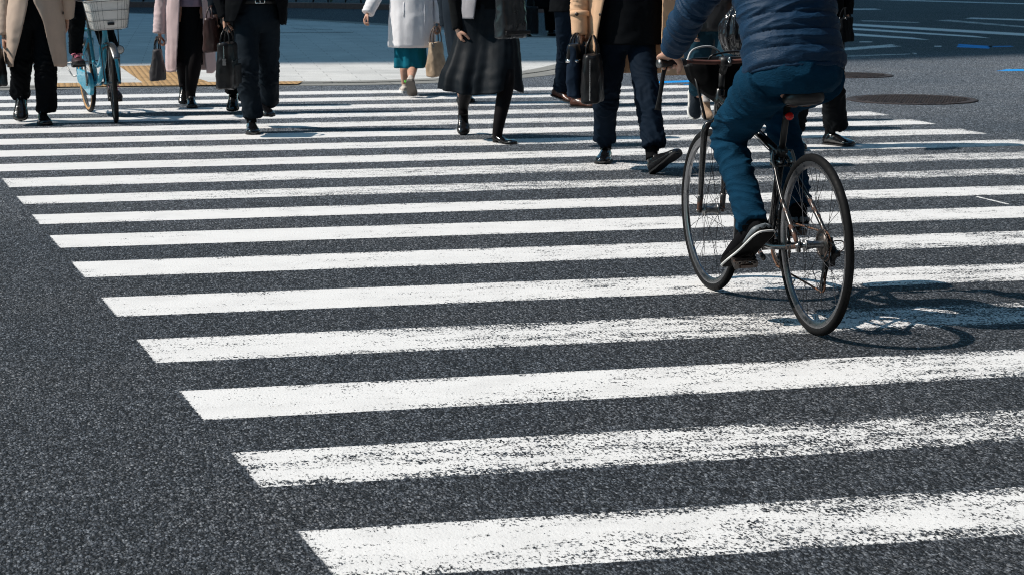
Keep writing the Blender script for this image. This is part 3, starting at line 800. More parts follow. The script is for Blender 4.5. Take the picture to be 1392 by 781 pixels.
            grid.append(ring)
        for i in range(H-1):
            for k in range(len(grid[0])-1): bm.faces.new((grid[i][k], grid[i][k+1], grid[i+1][k+1], grid[i+1][k]))
            if not opening: bm.faces.new((grid[i][-1], grid[i][0], grid[i+1][0], grid[i+1][-1]))
        o = mesh_obj(name, bm, mat, parent or s.root, s.og)
        if thick: m = o.modifiers.new('thick', 'SOLIDIFY'); m.thickness = thick; m.offset = -1
        s.last = S
        return o
    def surf(s, px, py, S=None, push=.004):
        """place on the front of the last garment seen at a pixel"""
        S = S or s.last
        q = s.F.px(px, py, 0); z = s.F.loc(q)[2]
        lv = min(S, key=lambda v: abs(v[2]-z)); c, t, zz, a, b = lv[:5]
        for _ in range(3):
            x = s.F.loc(q)[0]; u = max(-1, min(1, (x-c)/a)); dep = t+b*math.sqrt(max(0, 1-u*u))+push
            q = s.F.px(px, py, -dep)
        nrm = (s.F.r*(u/a)+s.F.t*(math.sqrt(max(0, 1-u*u))/b)).normalized()
        return q, nrm
    def button(s, px, py, mat, r=.011, parent=None):
        q, nrm = s.surf(px, py); bm = bmesh.new(); cyl(bm, q-nrm*.004, q+nrm*.004, r, 12); return s.part('button', bm, mat, parent=parent)
    def sleeve(s, pts, rad, mat, seed=0, amp=.006, name='sleeve', parent=None, vox=.009, flat=None):
        bm = bmesh.new(); tube(bm, pts, rad, n=18, sub=5)
        if hasattr(s, 'j'):
            c0 = s.j['ch']; sh = Vector(pts[0]); sp = rad[0]
            tube(bm, [c0+Vector((0, 0, .085)), c0.lerp(sh, .45)+Vector((0, 0, .055)), sh+Vector((0, 0, .004)), sh.lerp(Vector(pts[1]), .3)], [(sp*1.0, sp*1.0), (sp*1.12, sp*1.12), (sp*1.04, sp*1.04), (sp*.95, sp*.95)], n=18, sub=5)
        bm = remesh(bm, vox, 2, fold2(amp, seed, [pts[1]]))
        return s.part(name, bm, mat, parent=parent)
    def trousers(s, pelvis, hips, knees, hems, rads, mat, amp=.008, seed=0, vox=.009, name='trousers', waist=None, pk=1.0, side=None):
        bm = bmesh.new()
        side = side or s.F.r
        pelvis = Vector(pelvis)
        tube(bm, [pelvis-Vector((0, 0, .11)), pelvis-Vector((0, 0, .03)), pelvis+Vector((0, 0, .08)), pelvis+Vector((0, 0, .16))], [(.12*pk, .09*pk), (.17*pk, .12*pk), (.16*pk, .115*pk), (.15*pk, .105*pk)], side=side, n=22)
        for hp, kn, hm, rd in zip(hips, knees, hems, rads):
            hp, kn, hm = Vector(hp), Vector(kn), Vector(hm)
            tube(bm, [hp+Vector((0, 0, .05)), hp.lerp(kn, .45), kn, kn.lerp(hm, .5), hm], [rd[0], (rd[0]+rd[1])/2, rd[1], (rd[1]+rd[2])/2, rd[2]], n=20, sub=6)
        bm = remesh(bm, vox, 3, fold2(amp, seed, list(knees)+list(hems)))
        return s.part(name, bm, mat)

def standing(p, mid_px, feet, hem_z=.09, trouser=None, r=(.098, .085, .082), knee_fwd=.05, hip_w=.085, lean=0.0, amp=.008, seed=0,
             knee_px=None, hair='short', arms=None, knee_off=None, pelvis_off=0.0, legs_r=1.0, make_trousers=True, hem_px=None, hem_rads=None):
    """default upright figure above two placed feet; returns its joints.
    mid_px: column of the hips; feet: two ankles; arms: list of (elbow px, wrist px, off) or None"""
    F, h = p.F, p.h
    pz = .515*h
    x = F.loc(F.px(mid_px, PH*0+40))[0]
    a0, a1 = F.loc(feet[0]), F.loc(feet[1])
    t0 = (a0[1]+a1[1])/2+pelvis_off; p.t0 = t0
    if make_trousers: legs_r = .8
    fdir = F.dirv(p.face); sdv = Vector((0, 0, 1)).cross(fdir)   # body-left when seen from the front is +r
    pel = F.L(x, t0, pz)
    order = [(-1, 0), (1, 1)]
    sd = (F.r*math.cos(R(p.face))-F.t*math.sin(R(p.face)))*math.copysign(1, math.cos(R(p.face)))
    hips = [pel-sd*hip_w-Vector((0, 0, .04)), pel+sd*hip_w-Vector((0, 0, .04))]
    knees = []
    for i in (0, 1):
        k = hips[i].lerp(Vector(feet[i]), .52)+fdir*knee_fwd
        if knee_off: k = k+F.dirv(p.face)*knee_off[i]
        if knee_px and knee_px[i]: k = F.px(knee_px[i][0], knee_px[i][1], -F.loc(k)[1])
        knees.append(k)
    ch = pel+Vector((0, 0, .27*h))+fdir*lean; hc = pel+Vector((0, 0, .42*h))+fdir*(lean*1.5+.03)
    sh = [ch-sd*.118*h+Vector((0, 0, .03)), ch+sd*.118*h+Vector((0, 0, .03))]
    am = []
    for i in (0, 1):
        if arms and arms[i]:
            (ex, ey, eo), (wx, wy, wo) = arms[i]; am.append((sh[i], F.px(ex, ey, eo-t0), F.px(wx, wy, wo-t0)))
        else:
            e = sh[i]-Vector((0, 0, .185*h))+sd*(.03 if i else -.03)-fdir*.04; w = e-Vector((0, 0, .15*h))+fdir*.06; am.append((sh[i], e, w))
    if make_trousers:
        hems = []
        for i in (0, 1):
            if hem_px and hem_px[i]: hems.append(F.px(hem_px[i][0], hem_px[i][1], -F.loc(feet[i])[1]))
            else: hems.append(Vector(feet[i])+Vector((0, 0, hem_z-.1))+(knees[i]-Vector(feet[i])).normalized()*.02)
        rr = hem_rads or [r, r]
        p.trousers(pel, hips, knees, hems, rr, trouser, amp, seed, side=sd.normalized())
        for i in (0, 1):
            bm = bmesh.new(); a_ = Vector(feet[i]); dn = (knees[i]-a_).normalized()
            tube(bm, [a_-dn*.025, a_+dn*.02, a_+dn*.16], [.040, .040, .048], n=16); p.part('sock', bm, M_SOCK)
    p.build_body(pel, hips, knees, feet, ch, hc, am, fdir, hairstyle=hair, legs_r=legs_r)
    p.j = dict(pel=pel, hips=hips, knees=knees, ch=ch, hc=hc, arms=am, sh=sh, t0=t0, sd=sd, f=fdir)
    return p.j

# ------------------------------------------------------------------ bags
def bag(name, label, cat, F, px_c, py_bot, w, h, d, yaw, mat, off=0.0, top=.55, handle=None, hw=None, hmat=None, parts=None, tilt=0.0, e=3.8, group=None, sag=1.0):
    """box bag standing at a pixel: bottom centre (px_c, py_bot); yaw turns its broad face"""
    c = F.px(px_c, py_bot, off)
    fx = F.dirv(90+yaw); fy = F.dirv(180+yaw)
    M = Matrix(((fx.x, fy.x, 0, c.x), (fx.y, fy.y, 0, c.y), (fx.z, fy.z, 1, c.z), (0, 0, 0, 1)))
    if tilt: M = M @ Matrix.Rotation(R(tilt), 4, 'Y')
    root = empty(name, mat=M); tag(root, label, cat, group)
    bm = bmesh.new()
    rrect_loft(bm, [(0, w*.47, d*.44), (h*.02, w*.5, d*.5), (h*.3, w*.505, d*.52*sag), (h*.65, w*.5, d*.5*(.35+.65*top)), (h*.94, w*.49, d*.5*top), (h, w*.47, d*.42*top)], e=e)
    bm2 = remesh(bm, max(.004, w/60), 2, lambda p, n: .010*nz(p[0]*9+w*50, p[1]*9+5, p[2]*8)+.004*max(0, 1-abs(nz(p[0]*16, p[1]*16+h*30, p[2]*10))*3))
    mesh_obj('bag_body', bm2, mat, root)
    hm = hmat or mat
    if handle:
        hx, hz = handle
        for s in (-1, 1):
            bm = bmesh.new(); y = s*d*.25*top
            tube(bm, [(-hx, y*1.3, h*.86), (-hx*.98, y*1.2, h+hz*.35), (-hx*.6, y*.5, h+hz*.85), (0, y*.25, h+hz), (hx*.6, y*.5, h+hz*.85), (hx*.98, y*1.2, h+hz*.35), (hx, y*1.3, h*.86)], [.006]*7, n=10)
            mesh_obj('handle', bm, hm, root)
            for q in (-1, 1):
                bm = bmesh.new(); torus(bm, (q*hx, y*1.35, h*.95), (0, 1, 0), .013, .003, 18, 8); box(bm, (q*hx, y*1.4+s*.004, h*.87), (.022, .006, .035)); mesh_obj('buckle', bm, M_DULL, root)
    if parts: parts(root, w, h, d)
    return root
M_DULL = metal('dull_buckle', (.4, .4, .4), .3)
M_CHROME = metal('chrome', (.75, .75, .74), .14)
M_BLKLEATHER = leather('black_bag_leather', (.007, .007, .008), .42, coat=.04, spec=.3)
# ------------------------------------------------------------------ bicycles: local x forward, y to the left, z up
M_TYRE = plain('black_tyre_rubber', (.0045, .0045, .005), .7, .2, scale=60)
M_TYRETAN = plain('tan_tyre_wall', (.45, .26, .11), .75)
M_RIMDK = metal('dark_rim', (.30, .30, .31), .3)
M_ALU = metal('worn_aluminium', (.28, .28, .28), .38)
M_SPOKE = metal('steel_spoke', (.05, .05, .055), .4)
M_BLKFRAME = plain('black_frame_paint', (.010, .010, .011), .25, coat=.6)
M_RUSTSTEEL = metal('rusty_steel', (.10, .10, .10), .38, rust=.5, rustcol=(.10, .045, .028))
M_RUSTDARK = metal('rusty_dark_steel', (.10, .09, .085), .4, rust=.4, rustcol=(.05, .028, .02))
M_BLKPLASTIC = plain('black_plastic', (.012, .012, .013), .45)
M_RED = plain('red_lens', (.65, .015, .012), .2)
M_BLUEFRAME = plain('light_blue_frame_paint', (.06, .42, .60), .25, coat=.5, var=.08)
M_WHITECABLE = plain('grey_cable', (.48, .48, .47), .4)
M_BROWNBAR = plain('brown_bar_tape', (.13, .05, .035), .6)
M_BASKETLINER = plain('white_basket_liner', (.88, .86, .82), .7, var=.04)
M_WIRE = metal('dark_wire', (.10, .10, .10), .4)

def bike_matrix(rear, front, lean):
    u = Vector((front[0]-rear[0], front[1]-rear[1], 0)).normalized(); l = Vector((-u.y, u.x, 0))
    M = Matrix(((u.x, l.x, 0, rear[0]), (u.y, l.y, 0, rear[1]), (0, 0, 1, 0), (0, 0, 0, 1)))
    return M @ Matrix.Rotation(R(lean), 4, 'X')     # positive lean tips the top to the right-hand side
def child(name, bm, mat, parent, smooth=True): return mesh_obj(name, bm, mat, parent, None, smooth)
def wheel(root, axle, r, tyre_r, steer=0.0, rim_mat=M_RIMDK, wall=None, n=32, hub_mat=M_ALU, hubw=.05, reflect=False):
    bm = bmesh.new()
    rr = r-2*tyre_r
    prof = [(rr+.004, -.0115), (rr+.004, .0115), (rr-.010, .0105), (rr-.020, .004), (rr-.020, -.004), (rr-.010, -.0105)]
    nu = 96; ring = []
    for i in range(nu):
        t = 2*math.pi*i/nu; ring.append([bm.verts.new((p*math.cos(t), y, p*math.sin(t))) for p, y in prof])
    for i in range(nu):
        for k in range(6): bm.faces.new((ring[i][k], ring[i][(k+1) % 6], ring[(i+1) % nu][(k+1) % 6], ring[(i+1) % nu][k]))
    w = child('wheel', bm, rim_mat, root); sharp(w, 30)
    w.location = axle; w.rotation_euler = (0, R(random.uniform(0, 360)), R(steer)) if False else (0, 0, R(steer))
    bm = bmesh.new(); torus(bm, (0, 0, 0), (0, 1, 0), r-tyre_r, tyre_r, 112, 14, tyre_r*.98)
    ty = child('tyre', bm, M_TYRE, w)
    if wall:
        bm = bmesh.new()
        for s in (-1, 1):
            torus(bm, (0, s*tyre_r*.62, 0), (0, 1, 0), r-tyre_r*1.55, tyre_r*.62, 96, 10, tyre_r*.40)
        child('tyre_wall', bm, wall, w)
    bm = bmesh.new(); cyl(bm, (0, -hubw, 0), (0, hubw, 0), .011, 14)
    for s in (-1, 1):
        cyl(bm, (0, s*hubw*.66, 0), (0, s*hubw*.66+.004, 0), .024, 20); cyl(bm, (0, s*hubw, 0), (0, s*(hubw+.02), 0), .006, 8); cyl(bm, (0, s*(hubw+.006), 0), (0, s*(hubw+.016), 0), .011, 6)
    tube(bm, [(0, -hubw*.66, 0), (0, 0, 0), (0, hubw*.66, 0)], [.02, .014, .02], n=16)
    child('hub', bm, hub_mat, w)
    protos = []
    for s in (-1, 1):
        for q in (-1, 1):
            bm = bmesh.new(); a0 = q*R(68); cyl(bm, (.022*math.cos(a0), s*hubw*.68, .022*math.sin(a0)), (rr-.018, s*.002, 0), .0010, 5)
            me = bpy.data.meshes.new('spoke'); bm.to_mesh(me); bm.free(); me.materials.append(M_SPOKE); protos.append(me)
    for i in range(n):
        o = bpy.data.objects.new('spoke', protos[i % 4]); link(o, w); o.rotation_euler = (0, 2*math.pi*i/n, 0)
    # valve
    bm = bmesh.new(); cyl(bm, (rr-.055, 0, 0), (rr-.01, 0, 0), .003, 8); v = child('valve', bm, M_ALU, w); v.rotation_euler = (0, .7, 0)
    return w
def tubes(bm, segs, n=14):
    for a, b, r in segs: cyl(bm, a, b, r, n)
def pedal(root, c, yrot=0.0, mat=None, s=1, tan=None):
    """platform pedal: cage of two plates with teeth and two reflectors"""
    bm = bmesh.new()
    cyl(bm, (0, -.045*s, 0), (0, .05*s, 0), .011, 12)
    for q in (-1, 1):
        box(bm, (q*.036, .005*s, 0), (.006, .095, .024))
        for k in range(5): box(bm, (q*.036, (-.036+.02*k)*s, .014), (.006, .008, .008))
    for y in (-.04, .05): box(bm, (0, y*s, 0), (.072, .006, .022))
    o = child('pedal', bm, mat or M_RUSTDARK, root, False); o.location = c; o.rotation_euler = (0, R(yrot), 0)
    for q in (-1, 1):
        bm = bmesh.new(); box(bm, (q*.041, .005*s, 0), (.006, .05, .014)); child('reflector', bm, plain('orange_reflector', (.06, .03, .018), .35), o, False)
    return o

# ---------------------------------------------- the near black bicycle
BR, BF = gnd(1107, 454), gnd(968, 391)
hd = math.atan2(BF.x-BR.x, BF.y-BR.y)
hd = R(-3.1); BF = BR+Vector((math.sin(hd), math.cos(hd), 0))*1.07
BM = bike_matrix(BR, BF, -1.3)
def BW(a, l, c): return BM @ Vector((a, l, c))
bike = empty('bicycle', mat=BM)
tag(bike, 'worn black bicycle with rusty chain and a black front basket cover', 'bicycle', 'bicycles on the crossing')
WR = .345
wheel(bike, (0, 0, WR), WR, .0165, steer=-1.5, hubw=.058)
wheel(bike, (1.07, 0, WR), WR, .0165, steer=-1.2, hubw=.045)
bm = bmesh.new()
BB = (.43, 0, .285); STT = (.313, 0, .668); HT, HB = (.945, 0, .872), (.992, 0, .742)
tubes(bm, [(BB, STT, .0165), ((.955, 0, .835), (.318, 0, .655), .0155), ((.985, 0, .765), BB, .019), (HB, HT, .020), ((.43, -.035, .285), (.43, .035, .285), .021)])
for s in (-1, 1):
    tube(bm, [(.325, s*.018, .655), (.30, s*.034, .615), (.16, s*.058, .48), (.006, s*.066, .35)], [.0085, .0085, .008, .0075], n=12)
    tube(bm, [(.41, s*.03, .288), (.30, s*.045, .297), (.12, s*.06, .322), (.006, s*.066, .343)], [.011, .011, .0095, .0085], n=12)
    box(bm, (.004, s*.066, .345), (.035, .006, .05))
tubes(bm, [((.30, -.034, .615), (.30, .034, .615), .007)])
child('frame', bm, M_BLKFRAME, bike)
for s in (-1, 1):   # bare rusty stay ends
    bm = bmesh.new(); tube(bm, [(.175, s*.0572, .495), (.09, s*.0625, .42), (.014, s*.0665, .355)], [.0094, .0092, .0085], n=12)
    tube(bm, [(.12, s*.0605, .322), (.06, s*.064, .332), (.012, s*.0665, .342)], [.0108, .0100, .0092], n=12)
    child('stay_end', bm, M_RUSTSTEEL, bike)
bm = bmesh.new()
tubes(bm, [((.995, 0, .735), (.997, 0, .725), .024)])
for s in (-1, 1): tube(bm, [(.995, s*.012, .728), (1.002, s*.048, .705), (1.025, s*.051, .60), (1.055, s*.052, .42), (1.07, s*.052, .345)], [.015, .015, .0145, .0115, .010], n=14)
child('fork', bm, M_BLKFRAME, bike)
for s in (-1, 1):
    bm = bmesh.new(); tube(bm, [(1.056, s*.052, .415), (1.066, s*.0522, .36), (1.072, s*.0522, .338)], [.0125, .012, .012], n=12)
    child('fork_end', bm, M_RUSTSTEEL, bike)
bm = bmesh.new(); tubes(bm, [(STT, (.252, 0, .868), .0135)]); child('seat_post', bm, M_BLKPLASTIC, bike)
bm = bmesh.new(); cyl(bm, (.318, 0, .652), (.308, 0, .685), .020, 16); box(bm, (.29, 0, .672), (.03, .02, .014)); child('seat_clamp', bm, M_BLKPLASTIC, bike)
# saddle
bm = bmesh.new(); rings = []
for x, w, zt, zb in ((.055, .035, .925, .880), (.07, .070, .932, .868), (.11, .078, .930, .862), (.16, .070, .924, .864), (.21, .045, .921, .872), (.26, .028, .920, .882), (.31, .022, .918, .888), (.335, .014, .914, .892)):
    rings.append([bm.verts.new((x, w*math.copysign(abs(math.cos(t))**.7, math.cos(t)), (zt+zb)/2+(zt-zb)/2*math.copysign(abs(math.sin(t))**.8, math.sin(t))-.006*abs(math.cos(t)))) for t in [2*math.pi*k/20 for k in range(20)]])
for i in range(len(rings)-1):
    for k in range(20): bm.faces.new((rings[i][k], rings[i][(k+1) % 20], rings[i+1][(k+1) % 20], rings[i+1][k]))
bm.faces.new(list(reversed(rings[0]))); bm.faces.new(rings[-1])
sad = child('saddle', bm, leather('saddle_vinyl', (.014, .014, .015), .42, coat=.15), bike)
bm = bmesh.new()
for s in (-1, 1): tube(bm, [(.09, s*.03, .868), (.13, s*.024, .858), (.22, s*.022, .858), (.30, s*.012, .885)], [.0035]*4, n=8)
child('saddle_rail', bm, M_RUSTSTEEL, sad)
# tail light on the seat post
bm = bmesh.new(); tube(bm, [(.262, .0, .812), (.246, 0, .812), (.232, 0, .812), (.226, 0, .812)], [.009, .014, .0155, .009], n=18); tl = child('tail_light', bm, M_RED, bike)
bm = bmesh.new(); cyl(bm, (.266, 0, .802), (.262, 0, .822), .015, 16); child('bracket', bm, M_BLKPLASTIC, tl)
# rear brake
bm = bmesh.new()
for s in (-1, 1):
    tube(bm, [(.292, s*.038, .608), (.300, s*.046, .64), (.306, s*.038, .675)], [.008, .007, .006], n=10); box(bm, (.283, s*.026, .632), (.045, .012, .012))
cyl(bm, (.306, -.04, .674), (.306, .045, .676), .0022, 8); box(bm, (.30, .045, .628), (.014, .016, .02))
child('brake', bm, M_ALU, bike)
# drivetrain: cranks level, left one to the rear
PL, PRt = (.262, .178, .262), (.598, -.165, .308)
bm = bmesh.new(); tube(bm, [(.43, .060, .285), (.35, .078, .274), (.262, .098, .262)], [(.013, .010), (.011, .008), (.012, .009)], side=(0, 0, 1), n=12); cyl(bm, (.43, .035, .285), (.43, .072, .285), .014, 14); child('crank', bm, M_RUSTSTEEL, bike)
bm = bmesh.new(); tube(bm, [(.43, -.062, .285), (.51, -.070, .296), (.598, -.090, .308)], [(.013, .010), (.011, .008), (.012, .009)], side=(0, 0, 1), n=12); cyl(bm, (.43, -.035, .285), (.43, -.074, .285), .014, 14); child('crank', bm, M_RUSTSTEEL, bike)
pedal(bike, PL, -33+0, M_RUSTDARK, 1); pedal(bike, PRt, -8, M_RUSTDARK, -1)
def cog(bm, c, r, teeth, th):
    pts = []
    for i in range(teeth*2):
        a = math.pi*i/teeth; q = r+(.0028 if i % 2 else -.0028); pts.append((q*math.cos(a), q*math.sin(a)))
    inn = [(r*.80*math.cos(math.pi*i/teeth), r*.80*math.sin(math.pi*i/teeth)) for i in range(teeth*2)]
    V = [[bm.verts.new((c[0]+x, c[1]+y, c[2]+z)) for x, z in P] for P, y in ((pts, -th), (pts, th), (inn, th), (inn, -th))]
    n = teeth*2
    for a, b in ((0, 1), (1, 2), (2, 3), (3, 0)):
        for i in range(n): bm.faces.new((V[a][i], V[a][(i+1) % n], V[b][(i+1) % n], V[b][i]))
bm = bmesh.new(); cog(bm, (.43, -.048, .285), .096, 46, .0015); cog(bm, (.43, -.042, .285), .075, 36, .0015)
for k in range(5): a = 2*math.pi*k/5; cyl(bm, (.43, -.05, .285), (.43+.078*math.cos(a), -.048, .285+.078*math.sin(a)), .006, 8)
child('chainring', bm, M_RUSTDARK, bike)
bm = bmesh.new()
for k, rr in enumerate((.056, .051, .046, .041, .036, .031, .027)): cog(bm, (0, -.030-.0038*k, .345), rr, int(rr*2*math.pi/.0127), .0009); cyl(bm, (0, -.030-.0038*k, .345), (0, -.0305-.0038*k, .345), rr*.82, 18)
child('cassette', bm, M_RUSTDARK, bike)
cage0, cage1 = (.008, -.052, .262), (.045, -.052, .178)
path = [(0, -.045, .389)] + [(.43+.098*math.sin(a)*1.0-.0, -.046, .285+.098*math.cos(a)) for a in np.linspace(-.06, math.pi-.10, 12)] + [(.10, -.050, .158), (.052, -.052, .150), (.022, -.052, .168), (.024, -.052, .20), (.030, -.051, .245), (.012, -.050, .275), (-.018, -.048, .29)] + [(.046*math.cos(a), -.045, .345+.046*math.sin(a)) for a in np.linspace(math.pi*1.25, math.pi*.5, 8)]
bm = bmesh.new(); tube(bm, path, [(.0042, .0038)]*len(path), side=(0, 1, 0), n=6, sub=3); child('chain', bm, metal('rusty_chain', (.18, .15, .13), .45, rust=.7, rustcol=(.14, .065, .035)), bike)
bm = bmesh.new()
tube(bm, [(.004, -.072, .338), (-.012, -.076, .305), (.006, -.070, .275)], [.012, .013, .013], n=12)
box(bm, (.012, -.066, .275), (.05, .026, .034)); box(bm, (-.018, -.078, .310), (.045, .02, .022))
for y in (-.0585, -.0455): tube(bm, [(.010, y, .265), (.030, y, .215), (.046, y, .165)], [(.012, .0015), (.011, .0015), (.012, .0015)], side=(1, 0, .4), n=10)
cog(bm, (.012, -.052, .262), .017, 10, .002); cog(bm, (.042, -.052, .172), .017, 10, .002)
cyl(bm, (.012, -.06, .262), (.012, -.044, .262), .012, 12); cyl(bm, (.042, -.06, .172), (.042, -.044, .172), .012, 12)
de = child('derailleur', bm, M_BLKPLASTIC, bike)
bm = bmesh.new(); tube(bm, [(.10, -.066, .325), (.04, -.085, .345), (-.05, -.09, .36), (-.075, -.085, .335), (-.035, -.078, .312)], [.0024]*5, n=8); child('shift_cable', bm, M_RUSTDARK, de)
# bars, grips, levers, cables
bm = bmesh.new(); tubes(bm, [((.945, 0, .87), (.93, 0, .945), .014), ((.93, 0, .94), (.895, 0, .985), .016), ((.90, -.022, .985), (.90, .022, .985), .021)]); child('stem', bm, M_BLKPLASTIC, bike)
bm = bmesh.new(); tube(bm, [(.845, .30, .992), (.885, .17, .992), (.90, .06, .985), (.90, -.06, .985), (.885, -.17, .992), (.845, -.30, .992)], [.0095]*6, n=14); bar = child('handlebar', bm, M_BROWNBAR, bike)
for s in (-1, 1):
    bm = bmesh.new(); tube(bm, [(.882, s*.185, .992), (.865, s*.245, .992), (.845, s*.305, .992)], [.0165, .0155, .017], n=14); child('grip', bm, M_BLKPLASTIC, bike)
    bm = bmesh.new(); cyl(bm, (.845, s*.305, .992), (.842, s*.315, .992), .018, 16); child('bar_end_cap', bm, M_ALU, bike)
    bm = bmesh.new(); box(bm, (.895, s*.165, .988), (.03, .026, .03)); tube(bm, [(.91, s*.168, .985), (.935, s*.20, .975), (.925, s*.27, .962)], [.007, .006, .005], n=10); child('brake_lever', bm, M_ALU, bike)
bm = bmesh.new(); tube(bm, [(.915, .165, .985), (.96, .12, 1.035), (.985, .03, 1.045), (1.0, -.03, 1.005), (1.02, -.06, .965)], [.0042]*5, n=10); child('brake_cable', bm, M_WHITECABLE, bike)
bm = bmesh.new(); tube(bm, [(.915, -.165, .985), (.965, -.10, 1.02), (.98, .02, 1.01), (1.0, .04, .97)], [.0045]*4, n=10); child('shift_cable', bm, M_BLKPLASTIC, bike)
for q in (.011, -.011):
    bm = bmesh.new(); tube(bm, [(.94, q, .815), (.72, q, .748), (.50, q, .688), (.34, q, .645)], [.0022]*4, n=8); child('cable', bm, M_ALU, bike)
bm = bmesh.new(); torus(bm, (.862, .262, 1.006), (.3, .5, .8), .018, .005, 28, 10); cyl(bm, (.862, .262, .995), (.864, .263, 1.006), .014, 18); child('bell', bm, M_CHROME, bike)
# black cover over a front basket
bm = bmesh.new()
rrect_loft(bm, [(.790, .03, .04, 1.06, -.11), (.805, .07, .075, 1.06, -.11), (.845, .10, .115, 1.06, -.085), (.90, .115, .150, 1.06, -.065), (.955, .12, .168, 1.06, -.06), (.985, .12, .170, 1.06, -.06), (.980, .10, .15, 1.06, -.06), (.955, .09, .13, 1.06, -.06), (.945, .02, .03, 1.06, -.06)], e=3.2, n=44)
bm = remesh(bm, .008, 2, lambda p, n: .009*nz(p[0]*9, p[1]*9, p[2]*13)+.004*max(0, 1-abs(nz(p[0]*12+3, p[1]*12, p[2]*8))*3))
child('basket_cover', bm, fabric('black_cover_cloth', (.004, .004, .0045), .8), bike)
bm = bmesh.new(); torus(bm, (1.06, 0, .984), (0, 0, 1), .13, .005, 48, 8)
for v in bm.verts: v.co.x = 1.06+(v.co.x-1.06)*.88; v.co.y = v.co.y*1.30-.06
child('basket_rim', bm, M_BLKPLASTIC, bike)
bm = bmesh.new(); tubes(bm, [((1.0, -.05, .74), (1.03, -.09, .95), .006), ((1.0, .05, .74), (1.03, .09, .95), .006)]); child('basket_bracket', bm, M_BLKPLASTIC, bike)
bm = bmesh.new(); tube(bm, [(.868, .272, .985), (.868, .285, .945), (.865, .295, .89), (.866, .305, .84), (.868, .312, .80)], [(.009, .002)]*4+[(.012, .0025)], side=(.2, 1, 0), n=8); child('strap', bm, M_BLKPLASTIC, bike)

# ---------------------------------------------- the light blue city bicycle coming towards us
CR, CF = gnd(122.5, 152.5), gnd(158, 167)
CM = bike_matrix(CR, CF, 3.2)
CWB = (CF-CR).length
def CWp(a, l, c): return CM @ Vector((a, l, c))
cb = empty('bicycle', mat=CM)
tag(cb, 'light blue city bicycle with white front basket and tan tyre walls, ridden towards us', 'bicycle', 'bicycles on the crossing')
cr = .325
wheel(cb, (0, 0, cr), cr, .019, rim_mat=M_ALU, wall=M_TYRETAN, hubw=.06)
fw_ = wheel(cb, (CWB, 0, cr), cr, .019, steer=-8, rim_mat=M_ALU, hubw=.05)
bm = bmesh.new(); bb = (.46, 0, .28)
tube(bm, [(CWB-.15, 0, .70), (.85, 0, .48), (.62, 0, .33), bb], [.021, .022, .022, .021], n=16)
tube(bm, [(CWB-.16, 0, .74), (.82, 0, .56), (.60, 0, .44), (.40, 0, .46)], [.016]*4, n=14)
tubes(bm, [(bb, (.30, 0, .74), .017), ((CWB-.13, 0, .66), (CWB-.19, 0, .84), .021), ((.46, -.035, .28), (.46, .035, .28), .022)])
for s in (-1, 1):
    tubes(bm, [((.32, s*.02, .66), (.0, s*.072, .33), .0085), ((.44, s*.03, .28), (0, s*.072, .322), .010)])
child('frame', bm, M_BLUEFRAME, cb)
bm = bmesh.new(); cyl(bm, (CWB-.125, 0, .645), (CWB-.122, 0, .63), .026, 16)
for s in (-1, 1): tube(bm, [(CWB-.12, s*.02, .64), (CWB-.11, s*.055, .61), (CWB-.05, s*.06, .46), (CWB, s*.06, .325)], [.015, .0155, .014, .011], n=12)
child('fork', bm, M_BLUEFRAME, cb)
def fender(a0, a1, c, r):
    bm = bmesh.new(); prev = None
    for i in range(31):
        t = R(a0+(a1-a0)*i/30); row = [bm.verts.new((c[0]+(r-abs(y)**2*9)*math.cos(t), y, c[2]+(r-abs(y)**2*9)*math.sin(t))) for y in (-.030, -.018, 0, .018, .030)]
        if prev:
            for k in range(4): bm.faces.new((prev[k], prev[k+1], row[k+1], row[k]))
        prev = row
    o = child('fender', bm, M_ALU, cb); o.modifiers.new('thick', 'SOLIDIFY').thickness = .002
    return o
fender(20, 185, (0, 0, cr), cr+.018); fender(40, 150, (CWB, 0, cr), cr+.018)
# chain case on the right-hand side (image left)
bm = bmesh.new()
n = 26; P = []
for i in range(n): a = math.pi*.5+math.pi*i/(n-1); P.append((0+.062*math.cos(a), .325+.062*math.sin(a)))
for i in range(n): a = -math.pi*.5+math.pi*i/(n-1); P.append((.46+.098*math.cos(a), .28+.098*math.sin(a)))
A = [bm.verts.new((x, -.044, z)) for x, z in P]; B = [bm.verts.new((x, -.078, z)) for x, z in P]
bm.faces.new(A); bm.faces.new(list(reversed(B)))
for i in range(len(P)): bm.faces.new((A[i], A[(i+1) % len(P)], B[(i+1) % len(P)], B[i]))
bevel(sharp(child('chain_case', bm, M_BLUEFRAME, cb)), .006)
for s, dx, dz in ((-1, .05, .17), (1, -.05, -.16)):
    bm = bmesh.new(); tube(bm, [(.46, s*.085, .28), (.46+dx, s*.098, .28+dz)], [(.013, .009), (.011, .008)], side=(1, 0, 0), n=12); cyl(bm, (.46, s*.04, .28), (.46, s*.095, .28), .014, 14); child('crank', bm, M_ALU, cb)
    pedal(cb, (.46+dx, s*.155, .28+dz), 0, M_BLKPLASTIC, s)
bm = bmesh.new(); tubes(bm, [((.30, 0, .74), (.26, 0, .86), .013)]); child('seat_post', bm, M_ALU, cb)
bm = bmesh.new(); tube(bm, [(.10, 0, .89), (.13, 0, .90), (.22, 0, .90), (.34, 0, .895), (.37, 0, .89)], [(.05, .02), (.10, .035), (.09, .032), (.03, .022), (.015, .015)], side=(0, 1, 0), n=20); child('saddle', bm, plain('brown_saddle', (.10, .045, .025), .5), cb)
bm = bmesh.new(); tubes(bm, [((CWB-.19, 0, .84), (CWB-.22, 0, .98), .013)]); child('stem', bm, M_ALU, cb)
